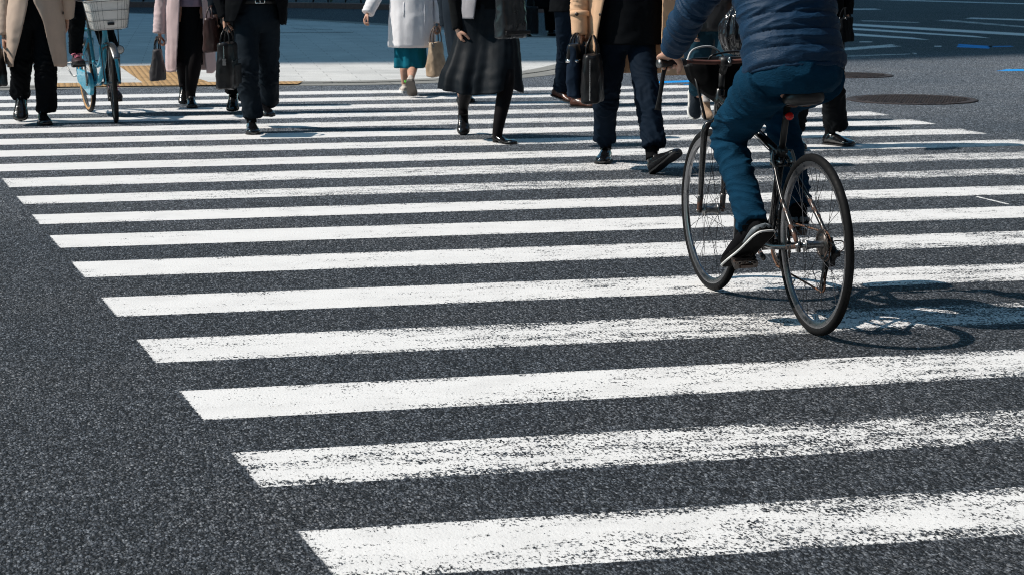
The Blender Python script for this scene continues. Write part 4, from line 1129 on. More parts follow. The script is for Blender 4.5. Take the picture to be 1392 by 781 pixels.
bm = bmesh.new(); tube(bm, [(CWB-.46, .28, 1.03), (CWB-.33, .26, 1.04), (CWB-.23, .12, 1.0), (CWB-.22, 0, .98), (CWB-.23, -.12, 1.0), (CWB-.33, -.26, 1.04), (CWB-.46, -.28, 1.03)], [.011]*7, n=12); child('handlebar', bm, M_ALU, cb)
for s in (-1, 1):
    bm = bmesh.new(); cyl(bm, (CWB-.35, s*.264, 1.038), (CWB-.47, s*.281, 1.03), .016, 12); child('grip', bm, M_BROWNBAR, cb)
# basket: white liner inside a dark wire cage
bx = CWB+.03
bm = bmesh.new(); rrect_loft(bm, [(.775, .095, .130, bx, 0), (.79, .105, .145, bx, 0), (.90, .118, .165, bx, 0), (1.01, .130, .182, bx, 0), (1.01, .122, .174, bx, 0), (.80, .09, .13, bx, 0)], e=5, n=48)
bk = child('basket', bm, M_BASKETLINER, cb); sharp(bk)
bm = bmesh.new()
def wsec(z): return .107+(z-.78)/.23*.026, .146+(z-.78)/.23*.038
for z in (.782, .85, .93, 1.008):
    a, b = wsec(z); pts = []
    for k in range(41):
        t = 2*math.pi*k/40; c, s_ = math.cos(t), math.sin(t); pts.append((bx+(a+.003)*math.copysign(abs(c)**.4, c), (b+.003)*math.copysign(abs(s_)**.4, s_), z))
    tube(bm, pts, [.0018 if z < 1 else .003]*41, n=6, sub=1, cap=False)
for k in range(40):
    t = 2*math.pi*(k+.5)/40; c, s_ = math.cos(t), math.sin(t); q = []
    for z in (.782, 1.008):
        a, b = wsec(z); q.append((bx+(a+.003)*math.copysign(abs(c)**.4, c), (b+.003)*math.copysign(abs(s_)**.4, s_), z))
    cyl(bm, q[0], q[1], .0010, 5)
child('wire_cage', bm, M_WIRE, bk)
bm = bmesh.new(); box(bm, (bx+.118, 0, .822), (.008, .055, .022)); child('badge', bm, M_BLKPLASTIC, bk)
bm = bmesh.new()
for s in (-1, 1): tubes(bm, [((CWB, s*.066, .335), (bx-.02, s*.08, .775), .0045)])
tubes(bm, [((bx-.06, -.09, .77), (bx+.06, -.09, .77), .005), ((bx-.06, .09, .77), (bx+.06, .09, .77), .005), ((bx-.02, -.09, .77), (bx-.02, .09, .77), .006)])
child('basket_bracket', bm, M_WIRE, cb)
bm = bmesh.new(); tube(bm, [(CWB-.04, .075, .60), (CWB+.0, .075, .60), (CWB+.04, .075, .60), (CWB+.048, .075, .60)], [.018, .032, .036, .034], n=20); hl = child('headlight', bm, M_BLKPLASTIC, cb)
bm = bmesh.new(); cyl(bm, (CWB+.048, .075, .60), (CWB+.054, .075, .60), .030, 20); child('lens', bm, plain('clear_lens', (.6, .62, .62), .1), hl)
bm = bmesh.new(); cyl(bm, (CWB-.06, .06, .605), (CWB, .07, .60), .006, 8); child('lamp_bracket', bm, M_WIRE, cb)
bm = bmesh.new(); tube(bm, [(0, -.09, .325), (-.03, -.12, .33), (-.10, -.145, .40), (-.22, -.15, .43)], [.006]*4, n=8); tube(bm, [(0, .09, .325), (-.03, .12, .33), (-.10, .145, .40), (-.22, .15, .43)], [.006]*4, n=8); tubes(bm, [((-.22, -.15, .43), (-.22, .15, .43), .006)]); child('kickstand', bm, M_ALU, cb)
bm = bmesh.new()
for s in (-1, 1): tubes(bm, [((-.02, s*.075, .34), (-.12, s*.07, .72), .006), ((.28, s*.07, .72), (-.28, s*.07, .72), .006)])
for k in range(5): tubes(bm, [((-.26+.12*k, -.07, .72), (-.26+.12*k, .07, .72), .004)])
child('rear_rack', bm, M_BLUEFRAME, cb)
GRP = 'people crossing towards and away from us'
CL = dict(
    beige=fabric('beige_coat_cloth', (.54, .42, .34), .85, var=.08, weave=700),
    tan=fabric('tan_coat_cloth', (.68, .44, .28), .85, var=.06, weave=700),
    pink=fabric('dusty_pink_coat_cloth', (.64, .50, .50), .85, var=.06, weave=600),
    white=fabric('white_coat_cloth', (.80, .79, .81), .85, var=.04, weave=600),
    black=fabric('black_cloth', (.0045, .0055, .007), .8),
    blackwool=fabric('black_wool', (.006, .007, .008), .95, sheen=.02),
    navy=fabric('navy_suit_cloth', (.0055, .012, .023), .75),
    charcoal=fabric('charcoal_suit_cloth', (.011, .017, .024), .75),
    dkgrey=fabric('dark_grey_cloth', (.009, .011, .013), .75),
    slate=fabric('slate_coat_cloth', (.018, .026, .036), .8),
    teal=fabric('teal_skirt_cloth', (.008, .13, .19), .8, var=.12),
    mauve=fabric('mauve_knit', (.30, .23, .30), .95),
    grey=fabric('grey_cardigan_knit', (.33, .32, .34), .95, weave=300, bump=.5),
    camel=fabric('camel_coat_cloth', (.50, .29, .12), .85),
    satin=fabric('black_satin_cloth', (.0045, .0080, .0120), .55, spec=.16),
    tights=fabric('black_tights', (.006, .005, .006), .6, sheen=.05),
    jeans=fabric('blue_denim', (.0042, .034, .070), .85, var=.42, scale=11, weave=500, bump=.4, crinkle=.007),
    jeans2=fabric('teal_denim', (.012, .040, .062), .85),
    nylon=fabric('navy_quilted_nylon', (.0045, .030, .072), .6, var=.12, weave=1500, bump=.08, spec=.25, crinkle=.0045),
    nylonblk=fabric('black_quilted_nylon', (.010, .010, .012), .45, spec=.5),
    pale=fabric('pale_tights', (.50, .48, .47), .8),
)
M_BUTTON = plain('dark_horn_button', (.03, .022, .018), .3)
D0 = Vector((0, 0, -1))
def legs_only(p, hips, knees, anks, mat, r=(.075, .052, .036), name='tights'):
    bm = bmesh.new()
    for hp, kn, an in zip(hips, knees, anks):
        hp, kn, an = Vector(hp), Vector(kn), Vector(an)
        tube(bm, [hp, hp.lerp(kn, .5), kn, kn.lerp(an, .33), an, an-Vector((0, 0, .07))], [r[0], (r[0]+r[1])*.52, r[1], r[1]*1.06, r[2], r[2]*.9], n=18, sub=5)
    return p.part(name, remesh(bm, .007, 3), mat)

# ---------------------------------------------------------------- A: man in an open beige coat, far left
p = Person((62, 169), 'person in an open beige coat and black trousers walking towards us at the left edge', 1.72, 0, GRP)
f1 = p.foot((28, 166.5), -4, -44, .30, mat=SH_BLACK); f2 = p.foot((63, 171.5), 6, 0, .30)
j = standing(p, 46, (f1, f2), trouser=CL['black'], r=(.105, .095, .09), knee_px=((29, 84), (62, 92)), hem_px=((27, 131), (63, 152)), amp=.012, seed=1, pelvis_off=.05,
             arms=(((8, -18, -.02), (5, 48, -.06)), ((92, -20, .02), (91, 24, .10))), hem_rads=[(.105, .088, .078), (.105, .09, .085)])
p.garment('jacket', [(-64, 28, 66, None, None, .10), (-40, 20, 76, None, None, .13), (0, 22, 74, None, None, .13), (22, 22, 74, None, None, .13)], CL['black'], seed=3)
c = p.garment('coat', [(-68, 30, 64, 42, 52, .10), (-52, 18, 78, 40, 50, .135), (-20, 13, 82, 40, 46, .165), (0, 11, 84, 40, 46, .175), (30, 6, 88, 34, 56, .19), (55, 5, 90, 28, 62, .20), (88, 7, 92, 20, 72, .21)], CL['beige'], folds=.05, seed=5, hemwave=.03)
for x, y in ((29, 18), (22, 43)): p.button(x, y, M_BUTTON, .012, c)
p.button(86, 18, M_BUTTON, .012, c)
q, nrm = p.surf(59, 14); bm = bmesh.new(); tube(bm, [p.surf(55, 4)[0], p.surf(62, 22)[0]], [(.012, .004), (.012, .004)], side=p.F.r, n=10); p.part('pocket_welt', bm, CL['beige'], parent=c)
for i in (0, 1): p.sleeve([j['sh'][i], j['arms'][i][1], j['arms'][i][2]], [.075, .066, .058], CL['beige'], seed=7+i, parent=c)
w = j['arms'][0][2]; hand(p.extra, w-Vector((0, 0, .01)), (0, 0, -1), p.F.r, 1, .9); hand(p.extra, j['arms'][1][2], (0, 0, -1), -p.F.r, 1, .35)
p.finish()
bag('briefcase', 'black bag hanging at the left edge of the photo beside the beige coat', 'bag', p.F, -4, 117, .36, .30, .12, 78, M_BLKLEATHER, off=-.06, handle=(.07, .10))

# ---------------------------------------------------------------- C: woman in a dusty pink coat
p = Person((262, 147.5), 'person in a long dusty pink coat, black skirt and black boots carrying a small handbag', 1.60, 3, GRP)
f1 = p.foot((250, 143.5), 0, -32, .245, 'boot'); f2 = p.foot((262, 148), 4, 0, .245, 'boot')
j = standing(p, 258, (f1, f2), make_trousers=False, knee_px=((249, 76), (264, 82)), hair='long', arms=(((221, -8, -.02), (217, 46, -.06)), ((293, -8, 0), (289, 40, 0))), pelvis_off=.05)
legs_only(p, j['hips'], j['knees'], (f1, f2), CL['tights'], (.085, .066, .047))
p.garment('skirt', [(-4, 246, 272, None, None, .11), (25, 243, 274, None, None, .13), (60, 242, 275, None, None, .14), (88, 243, 276, None, None, .14)], CL['black'], seed=8, folds=.02)
p.garment('sweater', [(-66, 246, 272, None, None, .09), (-40, 238, 280, None, None, .12), (0, 241, 277, None, None, .125), (9, 241, 277, None, None, .125)], CL['mauve'], seed=9)
c = p.garment('coat', [(-68, 243, 277, 253, 266, .09), (-48, 229, 290, 250, 268, .13), (0, 225, 288, 246, 273, .15), (40, 224, 290, 244.5, 275, .16), (75, 225, 291, 242, 277, .17), (97, 226, 292, 241, 278.5, .175)], CL['pink'], folds=.05, seed=11, hemwave=.03)
for i in (0, 1): p.sleeve([j['sh'][i], j['arms'][i][1], j['arms'][i][2]], [.068, .064, .064], CL['pink'], seed=12+i, amp=.009, parent=c)
for i in (0, 1): hand(p.extra, j['arms'][i][2]-Vector((0, 0, .01)), (0, 0, -1), p.F.r*(1 if i == 0 else -1), 1 if i else -1, .9 if i == 0 else .4, .9)
p.finish()
bag('handbag', 'small dark grey trapezoid handbag in the hand of the person in the pink coat', 'handbag', p.F, 215, 109, .26, .27, .125, 84, leather('dark_grey_leather', (.045, .042, .046), .5), off=-.07, top=.5, handle=(.06, .115), hmat=M_BLKLEATHER)

# ---------------------------------------------------------------- E: walker half hidden behind the dark suit
p = Person((318, 153.5), 'person in dark clothes almost hidden behind the dark suited walker with the belt', 1.66, 5, GRP)
f1 = p.foot((316, 153.5), -4, -30, .275, 'dress', SH_PATENT); f2 = p.foot((342, 157), 8, 0, .275)
j = standing(p, 325, (f1, f2), trouser=CL['black'], r=(.098, .082, .078), hem_px=((318, 124), None), seed=17, arms=(((289, -15, -.02), (293, 20, -.03)), None), pelvis_off=.05)
p.garment('jacket', [(-70, 312, 342, None, None, .09), (-50, 296, 356, None, None, .13), (0, 298, 352, None, None, .14), (38, 297, 354, None, None, .145)], CL['dkgrey'], seed=18)
for i in (0, 1): p.sleeve([j['sh'][i], j['arms'][i][1], j['arms'][i][2]], [.068, .058, .05], CL['charcoal'], seed=19+i)
hand(p.extra, j['arms'][0][2]-Vector((0, 0, .005)), (.1, 0, -1), p.F.r, -1, .8); hand(p.extra, j['arms'][1][2], (0, 0, -1), -p.F.r, 1, .4)
p.finish()
bag('tote_bag', 'brown black tote bag squeezed between the pink coat and the dark suit', 'bag', p.F, 288.5, 70, .34, .29, .11, 78, leather('dark_brown_leather', (.035, .014, .012), .42, coat=.15), off=-.12, handle=(.08, .10), top=.7)

# ---------------------------------------------------------------- D: person in a dark suit with belt and briefcase
p = Person((345, 183), 'person in a dark suit with a belt buckle carrying a tall black briefcase', 1.73, 6, GRP)
f1 = p.foot((345, 184), 4, 0, .285, 'dress', SH_PATENT); f2 = p.foot((369, 161), 30, -16, .285, 'dress', SH_PATENT, off=.52)
j = standing(p, 350, (f1, f2), trouser=CL['charcoal'], knee_px=((336, 106), (365, 98)), hem_px=((344, 160), (366, 140)), hem_rads=[(.105, .086, .076), (.10, .082, .075)], amp=.011, seed=21, pelvis_off=.12,
             arms=(((298, -18, -.02), (305, 25, -.08)), ((392, -30, .12), (372, -14, .16))))
p.garment('shirt', [(-72, 332, 366, None, None, .09), (-50, 316, 382, None, None, .12), (-20, 318, 380, None, None, .125), (6, 322, 378, None, None, .125)], CL['blackwool'], seed=22)
bl = p.garment('belt', [(-2, 320, 379, None, None, .128), (5, 320, 379, None, None, .13)], M_BLKLEATHER, folds=0, wr=0, sub=2)
q, nrm = p.surf(353.5, 1.5, push=.008); bm = bmesh.new(); tt = Vector((0, 0, 1)); ss = nrm.cross(tt)
for a, b in (((-.036, -.018), (.036, -.018)), ((.036, -.018), (.036, .018)), ((.036, .018), (-.036, .018)), ((-.036, .018), (-.036, -.018)), ((0, -.018), (0, .018))):
    cyl(bm, q+ss*a[0]+tt*a[1], q+ss*b[0]+tt*b[1], .0035, 8)
p.part('buckle', bm, M_CHROME, parent=bl)
c = p.garment('jacket', [(-74, 330, 366, 342, 356, .10), (-56, 308, 388, 340, 360, .14), (-10, 306, 391, 336, 368, .155), (10, 304, 391, 331, 376, .16), (32, 302, 389, 322, 381, .16)], CL['black'], seed=24, folds=.03, hemwave=.03)
for i in (0, 1): p.sleeve([j['sh'][i], j['arms'][i][1], j['arms'][i][2]], [.07, .058, .046], CL['black'], seed=25+i, parent=c)
q, nrm = p.surf(332, 42, push=.01); 
hand(p.extra, j['arms'][0][2]-Vector((0, 0, .0)), (.05, 0, -1), p.F.r, -1, .95); hand(p.extra, j['arms'][1][2], (0, 0, -1), -p.F.r, 1, .5)
p.finish()
def bparts(root, w, h, d):
    bm = bmesh.new(); box(bm, (0, -d*.52, h*.62), (w*.9, .006, .006)); mesh_obj('zip', bm, M_CHROME, root, smooth=False)
    bm = bmesh.new(); box(bm, (w*.1, -d*.50, h*.30), (w*.7, .02, h*.45)); bevel(mesh_obj('front_pocket', bm, M_BLKLEATHER, root, smooth=False), .008)
    bm = bmesh.new(); cyl(bm, (-w*.505, -.01, h*.95), (-w*.52, -.012, h*.68), .004, 8); box(bm, (-w*.515, -.012, h*.60), (.006, .026, .05)); mesh_obj('strap_clip', bm, M_DULL, root, smooth=False)
bag('briefcase', 'tall black leather briefcase hanging from the hand of the belted dark suit', 'briefcase', p.F, 310, 119.5, .38, .345, .135, 80, M_BLKLEATHER, off=-.12, handle=(.085, .115), top=.8, parts=bparts)

# ---------------------------------------------------------------- H: walker behind the black skirt
p = Person((633, 143.5), 'person in a long slate coat with bare ankles half hidden behind the black skirt', 1.62, 8, GRP)
f1 = p.foot((631, 144), 10, 0, .24, 'pump', SH_BLACK); f2 = p.foot((642, 140), 25, -15, .24, 'pump', SH_BLACK)
j = standing(p, 632, (f1, f2), make_trousers=False, hair='long', pelvis_off=.03, arms=(((603, -10, .03), (606, 36, .02)), None))
p.garment('coat', [(-64, 620, 648, None, None, .09), (-46, 606, 660, None, None, .13), (0, 600, 664, None, None, .15), (49, 605, 664, None, None, .15), (85, 611, 662, None, None, .155), (123, 615, 658, None, None, .15)], CL['slate'], seed=31, folds=.05)
for i in (0, 1): p.sleeve([j['sh'][i], j['arms'][i][1], j['arms'][i][2]], [.068, .06, .055], CL['slate'], seed=32+i)
for i in (0, 1): hand(p.extra, j['arms'][i][2], (0, 0, -1), p.F.r*(1 if i == 0 else -1), 1 if i else -1, .4, .9)
p.finish()

# ---------------------------------------------------------------- F: woman in a white coat walking away
p = Person((560, 131), 'person in a white coat, teal skirt and pale sneakers walking away from us', 1.62, 180, GRP)
SNK = leather('pale_sneaker', (.52, .47, .42), .7)
SOLE_MID = plain('grey_brown_sole', (.10, .09, .08), .7)
f1 = p.foot((551, 127), 184, 0, .25, 'sneaker', SNK, SOLE_WH, where='heel'); f2 = p.foot((561, 132.5), 172, -42, .25, 'sneaker', SNK, SOLE_MID)
j = standing(p, 559, (f1, f2), make_trousers=False, hair='long', knee_px=((551, 84), (561, 86)), knee_off=(.05, .24), pelvis_off=-.02, arms=(((513, -10, -.03), (499.5, 19, -.12)), ((598, -10, 0), (597.5, 32, -.02))), legs_r=1.05)
p.garment('skirt', [(-5, 543, 577, None, None, .12), (30, 538, 580, None, None, .17), (64, 536, 579, None, None, .18), (91.5, 535.5, 580, None, None, .21)], CL['teal'], seed=41, folds=.09)
c = p.garment('coat', [(-60, 546, 574, None, None, .09), (-44, 532, 588, None, None, .13), (0, 529.5, 590, None, None, .155), (30, 528.5, 591, None, None, .195), (64, 528.5, 591.5, None, None, .22)], CL['white'], seed=42, folds=.035)
for i in (0, 1): p.sleeve([j['sh'][i], j['arms'][i][1], j['arms'][i][2]], [.07, .068, .062], CL['white'], seed=43+i, parent=c)
S = p.last
bm = bmesh.new(); tube(bm, [p.surf(549, 3, S)[0], p.surf(549, 22, S)[0]], [(.006, .003)]*2, n=8); tube(bm, [p.surf(533, 22, S)[0], p.surf(549, 23, S)[0]], [(.004, .003)]*2, n=8); p.part('pocket_seam', bm, CL['white'], parent=c)
bm = bmesh.new(); tube(bm, [p.surf(577, y, S, .003)[0] for y in (-30, 0, 30, 63)], [(.003, .003)]*4, n=8); p.part('back_seam', bm, CL['white'], parent=c)
hand(p.extra, j['arms'][0][2], (j['arms'][0][2]-j['arms'][0][1]), p.F.r, 1, .6, .9); hand(p.extra, j['arms'][1][2], (.02, 0, -1), -p.F.r, -1, .85, .95)
p.finish()
bm = bmesh.new(); ball(bm, p.F.px(552.5, 111, .02), .022, 1, .6, .8); 
p.part('sneaker_tab', bm, plain('neon_green', (.15, .65, .08), .6))
bag('handbag', 'beige leather handbag hanging beside the teal skirt of the white coat walker', 'handbag', p.F, 592.5, 104, .20, .33, .135, 55, leather('taupe_leather', (.42, .31, .21), .45), off=-.04, top=.42, handle=(.07, .15), hmat=leather('dark_taupe_leather', (.10, .065, .045), .45))

# ---------------------------------------------------------------- L: far walker in the shade
p = Person((752, 50.5), 'person in black far off in the building shade beyond the pavement corner', 1.72, 80, GRP)
f1 = p.foot((744, 49.5), 100, 0, .29, 'dress', where='heel'); f2 = p.foot((722, 51), 100, -20, .29, 'dress', where='toe')
j = standing(p, 736, (f1, f2), trouser=CL['black'], r=(.105, .09, .085), seed=51)
p.garment('coat', [(-102, 728, 744, None, None, .1), (-80, 718, 752, None, None, .15), (-20, 718, 752, None, None, .15), (12, 716, 751, None, None, .16)], CL['black'], seed=52)
for i in (0, 1): p.sleeve([j['sh'][i], j['arms'][i][1], j['arms'][i][2]], [.07, .06, .05], CL['black'], seed=53+i)
for i in (0, 1): hand(p.extra, j['arms'][i][2], (0, 0, -1), p.F.r*(1 if i == 0 else -1), 1, .5)
p.finish()
bag('shopping_bag', 'large black bag beside the far walker in the building shade', 'bag', p.F, 719, 46, .30, .42, .16, 10, M_BLKLEATHER, off=-.3, handle=(.08, .2), top=.9)

# ---------------------------------------------------------------- J: walker in navy with brown shoes
p = Person((772, 141.5), 'person in navy trousers and brown shoes striding right behind the tan coat', 1.72, 48, GRP)
f1 = p.foot((781, 141.5), 50, -14, .28, 'dress', SH_BROWN); f2 = p.foot((809, 147.5), 50, 0, .28, 'dress', SH_BROWN)
j = standing(p, 776, (f1, f2), trouser=CL['navy'], knee_px=((770, 70), (789, 78)), hem_px=((763, 121), (795, 130)), hem_rads=[(.10, .085, .072), (.10, .085, .07)], seed=55, amp=.010, arms=(((758, -24, .0), (788, -12, -.1)), ((806, -20, 0), (804, 10, .1))))
p.garment('jacket', [(-72, 764, 790, None, None, .1), (-55, 752, 804, None, None, .13), (0, 748, 800, None, None, .15), (16, 746, 798, None, None, .16)], CL['black'], seed=56)
for i in (0, 1): p.sleeve([j['sh'][i], j['arms'][i][1], j['arms'][i][2]], [.07, .06, .05], CL['black'], seed=57+i)
for i in (0, 1): hand(p.extra, j['arms'][i][2], (0, 0, -1), p.F.r*(1 if i == 0 else -1), 1, .5)
p.finish()

# ---------------------------------------------------------------- G: woman in the black flared skirt
p = Person((690, 196), 'person in a flared black skirt, black tights and shiny black pumps walking towards us', 1.62, 11, GRP)
f1 = p.foot((630, 184), 2, -44, .24, 'pump', SH_BLACK); f2 = p.foot((701, 197), 42, 0, .245, 'pump', SH_PATENT)
j = standing(p, 664, (f1, f2), make_trousers=False, knee_px=((636, 110), (690, 106)), hair='long', pelvis_off=.05, arms=(((619, -8, -.02), (622, 41, -.1)), ((700, -12, .0), (696, 30, .06))))
legs_only(p, j['hips'], j['knees'], (f1, f2-Vector((0, 0, .02))), CL['tights'], (.085, .056, .041))
p.garment('skirt', [(-8, 634, 693, None, None, .12), (22, 627, 697, None, None, .14), (50, 624, 702, None, None, .16), (80, 617, 704, None, None, .25), (104, 609, 705, None, None, .31), (121, 608, 705, None, None, .34)], CL['satin'], seed=61, folds=.17, kf=1.8, zf=.6, wr=.004, hemwave=.05)
p.garment('blouse', [(-74, 648, 678, None, None, .09), (-52, 634, 694, None, None, .12), (0, 634, 694, None, None, .125), (12, 634, 694, None, None, .125)], CL['black'], seed=62)
c = p.garment('cardigan', [(-76, 646, 680, 656, 672, .10), (-54, 631, 697, 654, 678, .135), (0, 627, 700, 649, 690, .17), (25, 625, 702, 646, 693, .185)], CL['grey'], seed=63, folds=.015)
for i in (0, 1): p.sleeve([j['sh'][i], j['arms'][i][1], j['arms'][i][2]], [.065, .052, .038], CL['blackwool'], seed=64+i, parent=c)
hand(p.extra, j['arms'][0][2], p.F.r*.35+D0, p.F.r*.8-p.F.t*.3, 1, .6, .95); hand(p.extra, j['arms'][1][2], (0, 0, -1), -p.F.r, 1, .5, .95)
p.finish()
def tparts(root, w, h, d):
    bm = bmesh.new(); box(bm, (0, -d*.5, h*.12), (w*1.0, .02, .03)); bevel(mesh_obj('base_trim', bm, M_BLKLEATHER, root, smooth=False), .006)
bag('tote_bag', 'black tote bag hanging at the hip of the flared black skirt', 'bag', p.F, 694, 52, .30, .33, .13, 55, leather('shiny_black_nylon', (.014, .018, .022), .3, coat=.3, scale=40, bump=.5), off=-.17, handle=(.09, .30), top=.75, parts=tparts)

# ---------------------------------------------------------------- K: man in the open tan coat
p = Person((852, 229), 'person in an open tan coat over a navy suit, one shoe toe raised', 1.72, 16, GRP)
f1 = p.foot((818, 224), -6, 0, .285, 'dress', SH_PATENT); f2 = p.foot((887, 236.5), 46, 32, .285, 'dress', SH_BLACK, where='heel')
j = standing(p, 853, (f1, f2), trouser=CL['navy'], knee_px=((824, 132), (881, 138)), hem_px=((822, 192), (889, 200)), hem_rads=[(.100, .083, .070), (.100, .080, .076)], amp=.012, seed=71, pelvis_off=-.02,
             arms=(((789, -8, -.02), (788, 44, -.06)), ((926, -6, .04), (922, 54, .06))))
p.garment('jacket', [(-70, 834, 872, None, None, .10), (-52, 816, 894, None, None, .13), (0, 815, 900, None, None, .14), (40, 812, 903, None, None, .145), (60, 813, 902, None, None, .15)], CL['black'], seed=72)
c = p.garment('coat', [(-74, 832, 875, 844, 864, .11), (-58, 806, 900, 838, 874, .15), (-20, 799, 922, 830, 893, .175), (0, 797, 927, 825, 897, .18), (45, 797, 927, 815, 896, .195), (80, 799, 931, 810, 896, .205), (101, 801, 935, 815, 897, .21)], CL['tan'], seed=73, folds=.04, hemwave=.02)
S = p.last
p.button(816, 20, M_BUTTON, .010, c)
bm = bmesh.new(); tube(bm, [p.surf(911, y, S)[0] for y in (-30, 0, 50, 95)], [(.004, .003)]*4, n=8); p.part('seam', bm, CL['tan'], parent=c)
sl = p.sleeve([j['sh'][0], j['arms'][0][1], j['arms'][0][2]+Vector((0, 0, -.02))], [.075, .062, .052], CL['tan'], seed=74, parent=c)
p.sleeve([j['sh'][1], j['arms'][1][1], j['arms'][1][2]], [.075, .062, .052], CL['tan'], seed=75, parent=c)
a, b = Vector(j['arms'][0][1]), Vector(j['arms'][0][2]); m = a.lerp(b, .52)
bm = bmesh.new(); tube(bm, [m+(b-a).normalized()*.016, m-(b-a).normalized()*.016], [.066, .0665], n=24, sub=1); st = p.part('cuff_strap', bm, CL['tan'], parent=sl)
bm = bmesh.new(); q = m+p.F.t*.066-p.F.r*.02; cyl(bm, q, q+p.F.t*.006, .012, 12); p.part('button', bm, M_BUTTON, parent=st)
hand(p.extra, j['arms'][0][2]+Vector((0, 0, -.005)), p.F.r*.08+D0, p.F.r, -1, .95); hand(p.extra, j['arms'][1][2], (0, 0, -1), -p.F.r, 1, .5)
p.finish()
def kparts(root, w, h, d):
    bm = bmesh.new(); box(bm, (-w*.512, 0, h*.48), (.005, .006, h*.85)); mesh_obj('zip', bm, M_CHROME, root, smooth=False)
bag('briefcase', 'black briefcase with a silver zip down its end in the hand of the tan coat', 'briefcase', p.F, 805, 138, .36, .31, .125, 86, M_BLKLEATHER, off=-.12, handle=(.075, .115), top=.9, parts=kparts)
def nparts(root, w, h, d):
    bm = bmesh.new(); rrect_loft(bm, [(h*.66, w*.51, d*.53), (h*.70, w*.515, d*.54), (h*.72, w*.51, d*.53)], e=5); mesh_obj('silver_trim', bm, M_CHROME, root)
    bm = bmesh.new(); rrect_loft(bm, [(h*.725, w*.505, d*.50), (h*.99, w*.50, d*.40), (h*1.01, w*.48, d*.36)], e=5); mesh_obj('leather_top', bm, M_BLKLEATHER, root)
bag('tote_bag', 'navy tote bag with a silver trim beside the black briefcase of the tan coat', 'bag', p.F, 783.5, 131, .28, .34, .10, 80, fabric('navy_canvas', (.012, .022, .040), .8), off=-.03, handle=(.06, .07), top=.9, parts=nparts, hmat=M_BLKLEATHER)

# ---------------------------------------------------------------- N: walker in beige shoes behind the bicycle basket
p = Person((970, 165), 'person in pale tights and beige shoes hidden behind the basket of the black bicycle', 1.60, 18, GRP)
f1 = p.foot((963, 164), 14, -40, .24, 'pump', leather('beige_shoe', (.36, .25, .17), .5), SOLE_MID); f2 = p.foot((1000, 168), 18, 0, .24, 'pump', leather('beige_shoe', (.36, .25, .17), .5), SOLE_MID)
j = standing(p, 985, (f1, f2), make_trousers=False, hair='long', pelvis_off=.05)
legs_only(p, j['hips'], j['knees'], (f1, f2), CL['pale'], (.08, .054, .036))
p.garment('coat', [(-66, 972, 998, None, None, .09), (-46, 958, 1012, None, None, .13), (0, 956, 1014, None, None, .15), (60, 954, 1016, None, None, .16), (98, 955, 1016, None, None, .17)], CL['dkgrey'], seed=81)
for i in (0, 1): p.sleeve([j['sh'][i], j['arms'][i][1], j['arms'][i][2]], [.066, .056, .048], CL['dkgrey'], seed=82+i)
for i in (0, 1): hand(p.extra, j['arms'][i][2], (0, 0, -1), p.F.r*(1 if i == 0 else -1), 1, .5, .9)
p.finish()

# ---------------------------------------------------------------- M: walker in jeans and a black padded jacket
p = Person((960, 172), 'person in a black padded jacket, jeans and white soled sneakers behind the bicycle basket', 1.70, 20, GRP)
SNB = fabric('dark_canvas', (.016, .022, .030), .85)
f1 = p.foot((943, 164), 6, -62, .275, 'sneaker', SNB, SOLE_WH, roll=-16, off=.1); f2 = p.foot((1004, 186), 20, 0, .275, 'sneaker', SNB, SOLE_WH)
j = standing(p, 972, (f1, f2), trouser=CL['jeans2'], hem_px=((947, 124), None), knee_px=((950, 88), None), r=(.10, .085, .07), hem_rads=[(.10, .08, .058), (.10, .085, .07)], seed=91, arms=(((934, -14, -.05), (940, 34, -.12)), ((1016, -24, -.05), (1004, 4, -.2))))
p.garment('jacket', [(-74, 956, 988, None, None, .1), (-54, 938, 1006, None, None, .14), (0, 938, 1006, None, None, .16), (42, 940, 1005, None, None, .16)], CL['nylonblk'], seed=92, wr=.012)
for i in (0, 1): p.sleeve([j['sh'][i], j['arms'][i][1], j['arms'][i][2]], [.085, .078, .062], CL['nylonblk'], seed=93+i, amp=.014)
hand(p.extra, j['arms'][0][2], (0, 0, -1), p.F.r, -1, .5); hand(p.extra, j['arms'][1][2], (0, 0, -1), -p.F.r, 1, .9)
p.finish()
# plastic carrier bag, gathered at the neck
F = p.F; c = F.px(1001, 74, -1.0); rt = empty('carrier_bag', c); tag(rt, 'crumpled shiny black plastic bag held just left of the blue jacket', 'bag')
bm = bmesh.new(); tube(bm, [(0, 0, 0), (0, 0, .03), (0, 0, .12), (0, 0, .22), (0, 0, .30), (0, 0, .36), (0, 0, .40)], [.03, .09, .13, .12, .075, .03, .045], n=30, sub=5)
bm = remesh(bm, .006, 1, lambda q, n: .020*(max(0, 1-abs(nz(math.atan2(q[1], q[0])*2.2, 1.3, q[2]*2.5))*2.8)-.4)+.010*nz(q[0]*30, q[1]*30, q[2]*16))
mesh_obj('bag_body', bm, leather('black_plastic_film', (.012, .012, .014), .12, coat=.6, scale=25, bump=.5), rt)

